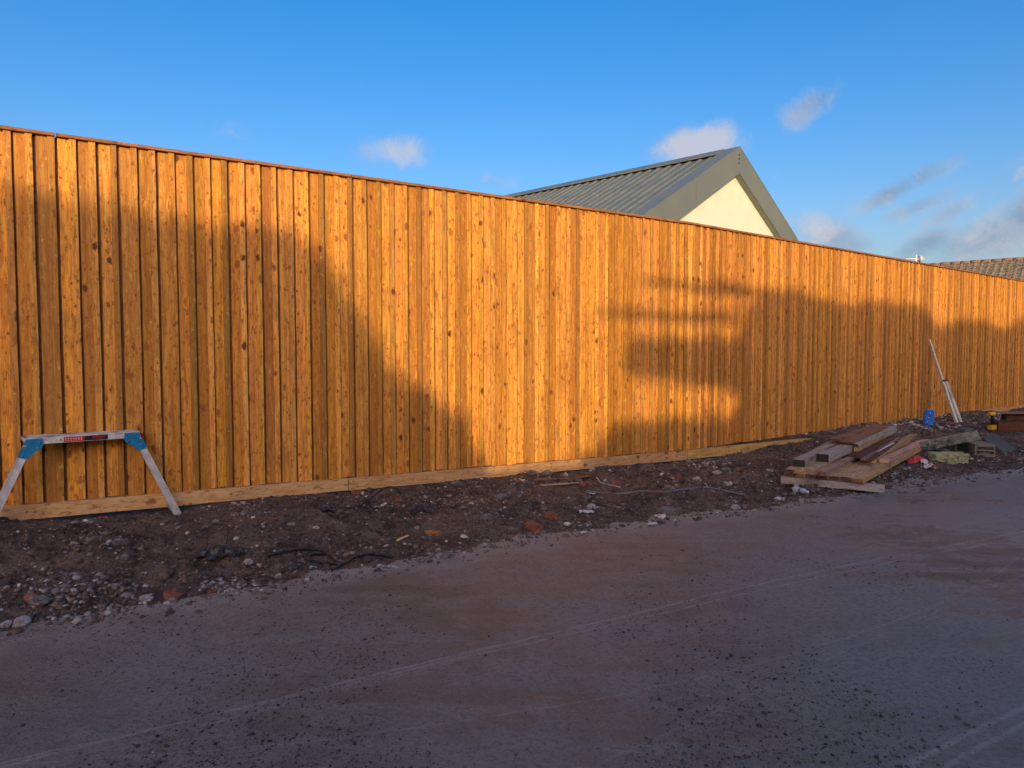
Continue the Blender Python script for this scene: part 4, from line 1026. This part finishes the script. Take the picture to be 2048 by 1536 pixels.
# ------------------------------------------------------------ house with the metal roof, beyond the fence
def gable_house():
    Z0 = 24.0; ap = ray(1480, 298); k = Z0/ap.y; apex = Vector((ap.x*k, Z0, EYE+ap.z*k)); th = R(45.8); tn = .534
    g = Vector((math.cos(th), math.sin(th), 0)); back = Vector((-math.sin(th), math.cos(th), 0))
    HW = 5.6; LEN = 20.0; zr = apex.z
    t = tag(empty('gabled_house', (apex.x, apex.y, -.2), (0, 0, th)), 'cream rendered house with grey ribbed metal roof behind the fence', 'house')
    H = zr+.2     # local: x along gable, y back along ridge
    ze = H-HW*tn
    # walls
    bm = bmesh.new()
    bw = HW-.55
    pts = [(-bw, 0), (bw, 0), (bw, H-.42-bw*tn), (0, H-.42), (-bw, H-.42-bw*tn)]
    me = extrude_poly('gable_wall', pts, LEN-.6); link('gable_wall', me, M_render, t, (0, .22, 0))
    nl = math.sqrt(1+tn*tn); sl_ = HW*nl
    for sg in (-1, 1):
        nm = (sg*tn/nl, 0, 1/nl)
        # roof sheet with trapezoid ribs
        pitch = .40; n = int((LEN-.7)/pitch); bm = bmesh.new(); prev = None
        def pr(y, h):
            a = bm.verts.new((sg*.10+nm[0]*h, y, H-.10*tn-.02+nm[2]*h)); b_ = bm.verts.new((sg*(HW-.05)+nm[0]*h, y, H-(HW-.05)*tn-.02+nm[2]*h)); return a, b_
        y = .55; prof = []
        for i in range(n):
            prof += [(y, .0), (y+pitch*.60, 0), (y+pitch*.67, .045), (y+pitch*.88, .045), (y+pitch*.95, 0)]; y += pitch
        for (yy, h) in prof:
            c_ = pr(yy, h)
            if prev: bm.faces.new((prev[0], prev[1], c_[1], c_[0]))
            prev = c_
        link('roof_sheet', finish(bm, 'roof_sheet'), M_roof, t)
        # verge flashing over the roof edge
        def slab(name, x0, x1, y0, y1, z0_, z1_, mat):
            bm = bmesh.new()
            vs = [bm.verts.new((sg*x, y_, H-x*tn+z_)) for x in (x0, x1) for y_ in (y0, y1) for z_ in (z0_, z1_)]
            for f in ((0, 1, 3, 2), (4, 6, 7, 5), (0, 4, 5, 1), (2, 3, 7, 6), (0, 2, 6, 4), (1, 5, 7, 3)): bm.faces.new([vs[i] for i in f])
            return link(name, finish(bm, name), mat, t)
        cut = 2.75 if sg < 0 else 3.3
        slab('verge_flashing', 0.0, cut, -.004, .58, .055, .09, M_rooff); slab('verge_flashing', cut+.012, HW, -.004, .58, .055, .09, M_rooff)
        # barge board, deep face of the gable frame
        slab('barge_board', 0.0, cut, 0, .05, -.78, .053, M_rooff); slab('barge_board', cut+.012, HW, 0, .05, -.78, .053, M_rooff)
        slab('soffit', 0.0, HW, .052, .215, -.80, -.76, M_rooff)
        slab('gutter', HW-.02, HW+.14, 0, LEN, -.16, -.03, M_rooff)
        # ridge flashing
        slab('ridge_cap', 0.0, .42, .585, LEN, .075, .11, M_rooff)
    rb = bmesh.new()
    for z_ in (-.15, -.28, -.42): bmesh.ops.create_uvsphere(rb, u_segments=8, v_segments=5, radius=.028, matrix=Matrix.Translation((-.06, -.002, H+z_-.05)))
    link('fixing_screws', finish(rb, 'fixing_screws'), M_black, t)
gable_house()

# ------------------------------------------------------------ tiled house at far right
def tiled_house():
    a = ray(2048, 519); Y0 = 36.0; k = Y0/a.y; P0 = Vector((a.x*k, Y0, EYE+a.z*k))
    ph = R(-40); rd = Vector((math.cos(ph), math.sin(ph), 0)); L0 = 13.0; L = 26.0
    t = tag(empty('tiled_house', (P0.x-rd.x*L0, P0.y-rd.y*L0, -.2), (0, 0, ph)), 'low brick house with brown pantiled roof at far right', 'house')
    H = P0.z+.2; W = 5.0; tn = .52; s0 = 7.6
    # local x along the ridge, y away
    bm = bmesh.new(); n = int((L-s0)/.30); per = 6; nl = math.sqrt(1+tn*tn)
    for sg in (-1, 1):
        rows = 16; grid = []
        for r_ in range(rows*2):
            q = (r_//2+(r_ % 2))/rows; off = .02 if r_ % 2 == 0 else .055
            row = []
            for i in range(n*per+1):
                x = s0+i*.30/per; h = .045*max(0, math.sin(2*math.pi*(i % per)/per))+off
                row.append(bm.verts.new((x, sg*(q*W), H-q*W*tn+h)))
            grid.append(row)
        for r_ in range(len(grid)-1):
            for i in range(n*per): bm.faces.new((grid[r_][i], grid[r_][i+1], grid[r_+1][i+1], grid[r_+1][i]))
    link('pantiles', finish(bm, 'pantiles'), M_tile, t)['kind'] = 'stuff'
    me = tube('ridge_tile', [(0, 0, 0), (.43, 0, 0)], .12, 8)
    i = 0; x = s0
    while x < L: link('ridge_tile', me, M_tiler, t, (x, 0, H+.01+random.uniform(-.01, .01))); x += .45
    me = box('verge_board', (0, 0, 0), (.05, .1, .1))
    pts = [(-W+.3, 0), (W-.3, 0), (W-.3, H-.25-(W-.3)*tn), (0, H-.25), (-W+.3, H-.25-(W-.3)*tn)]
    me = extrude_poly('brick_wall', pts, L-s0-.4)
    o = link('brick_wall', me, M_bwall, t, (L-.2, 0, 0), (0, 0, math.pi/2))
tiled_house()
def aerial():
    a = ray(1832, 524); Y0 = 60; k = Y0/a.y; p = Vector((a.x*k, Y0, -.2)); top = EYE+a.z*k
    t = tag(empty('roof_aerial', p), 'small white aerial mast just over the fence left of the tiled roof', 'aerial')
    link('mast', tube('mast', [(0, 0, 0), (0, 0, top+.8)], .06), M_white, t)
    link('aerial_arm', tube('aerial_arm', [(-.9, 0, top+.45), (.7, 0, top+.45)], .045), M_white, t)
    link('dish', lathe('dish', [(0, .30), (.1, .24), (.16, .05)]), M_white, t, (.25, -.1, top+.45))
aerial()

# ------------------------------------------------------------ added unseen leafy mass, cut to the shadow outline on road and fence
def fsz(px, py):
    s_ = s_of_px(px) if px > -400 else -8
    p = fpt(s_); d = ray(*((px, py))); k = p.y/d.y; return s_, EYE+d.z*k
def occluder():
    prof = [fsz(*q) for q in [(0, 405), (150, 418), (370, 448), (440, 470), (520, 468), (600, 492), (660, 540), (700, 620), (745, 700), (790, 765), (850, 795), (890, 815), (930, 868), (962, 935)]]
    low = .10
    prof = [(-4.5, 3.1), (-2, 2.85)]+prof+[(fsz(975, 940)[0], low), (fsz(1150, 920)[0], low)]
    prof += [fsz(*q) for q in [(1190, 905), (1222, 868), (1250, 852), (1300, 858), (1340, 842), (1400, 848), (1462, 838), (1482, 815), (1484, 785), (1440, 768), (1405, 764), (1330, 752), (1300, 746), (1262, 744), (1258, 692), (1290, 684), (1350, 690), (1400, 682), (1470, 690), (1487, 660), (1492, 625), (1530, 600), (1575, 588), (1620, 606), (1690, 616), (1760, 610), (1840, 625), (1872, 660), (1915, 648), (1960, 650), (2000, 664), (2048, 642)]]
    prof += [(prof[-1][0]+3, 2.3), (prof[-1][0]+6, 2.4)]
    DT = 22.0/math.cos(SUN_EL); up = DT*math.sin(SUN_EL)
    sh = SUN*DT
    poly = prof+[(prof[-1][0], -up-.3), (prof[0][0], -up-.3)]
    tris = tessellate_polygon([[Vector((a, b_, 0)) for a, b_ in poly]])
    hd = Vector((SUN.x, SUN.y, 0)).normalized()
    bm = bmesh.new(); fr_ = []; bk = []
    for a, b_ in poly:
        p = fpt(a); p.z = b_; p = p+sh; fr_.append(bm.verts.new(p)); bk.append(bm.verts.new(p+SUN*1.5))
    for tr in tris:
        try: bm.faces.new([fr_[i] for i in tr]); bm.faces.new([bk[i] for i in tr][::-1])
        except Exception: pass
    n = len(poly)
    for i in range(n): bm.faces.new((fr_[i], fr_[(i+1) % n], bk[(i+1) % n], bk[i]))
    t = tag(empty('shadow_caster', (0, -20, 0)), 'unseen leafy mass added to cast the shadow on the fence', 'hedge')
    o = link('caster_core', finish(bm, 'caster_core'), M_leaf, t); o.location = -Vector(t.location)
    Vl = []; Fl = []
    m_ = len(prof)
    for i in range(m_-1):
        a, b_ = prof[i], prof[i+1]; ln = math.hypot(b_[0]-a[0], b_[1]-a[1])
        if ln > 12: continue
        for _ in range(int(ln*110)):
            q = random.random(); s_ = a[0]+(b_[0]-a[0])*q+random.gauss(0, .06); z_ = a[1]+(b_[1]-a[1])*q+random.gauss(0, .06)
            p = fpt(s_); p.z = z_; p = p+sh+SUN*random.uniform(0, 1.5)
            e1 = Vector((random.gauss(0, 1), random.gauss(0, 1), random.gauss(0, 1))).normalized(); e2 = e1.orthogonal().normalized(); r_ = random.uniform(.03, .08)
            k0 = len(Vl); Vl += [p+e1*r_, p+e2*r_*.6, p-e1*r_, p-e2*r_*.6]; Fl.append((k0, k0+1, k0+2, k0+3))
    o = link('caster_leaves', mesh_np('caster_leaves', [tuple(v) for v in Vl], Fl), M_leaf, t); o.location = -Vector(t.location); o['kind'] = 'stuff'
    for (x0, y0, x1, y1, r_) in ((1275, 566, 1640, 602, .075), (1190, 622, 1480, 645, .065), (1420, 560, 1560, 600, .05), (1250, 640, 1500, 620, .04), (90, 395, -200, 300, .06)):  # thin unseen branches added for the narrow shadow bands
        pts = []
        for q in np.linspace(0, 1, 7):
            s_, z_ = fsz(x0+(x1-x0)*q, y0+(y1-y0)*q); p = fpt(s_); p.z = z_+random.uniform(-.03, .03); pts.append(p+sh+SUN*.5)
        o = link('caster_branch', tube('caster_branch', pts, [r_*(.3+.7*math.sin(math.pi*min(1, .15+q*.6))) for q in np.linspace(0, 1, 7)]), M_bark, t); o.location = -Vector(t.location)
occluder()
print('objects', len(bpy.data.objects))
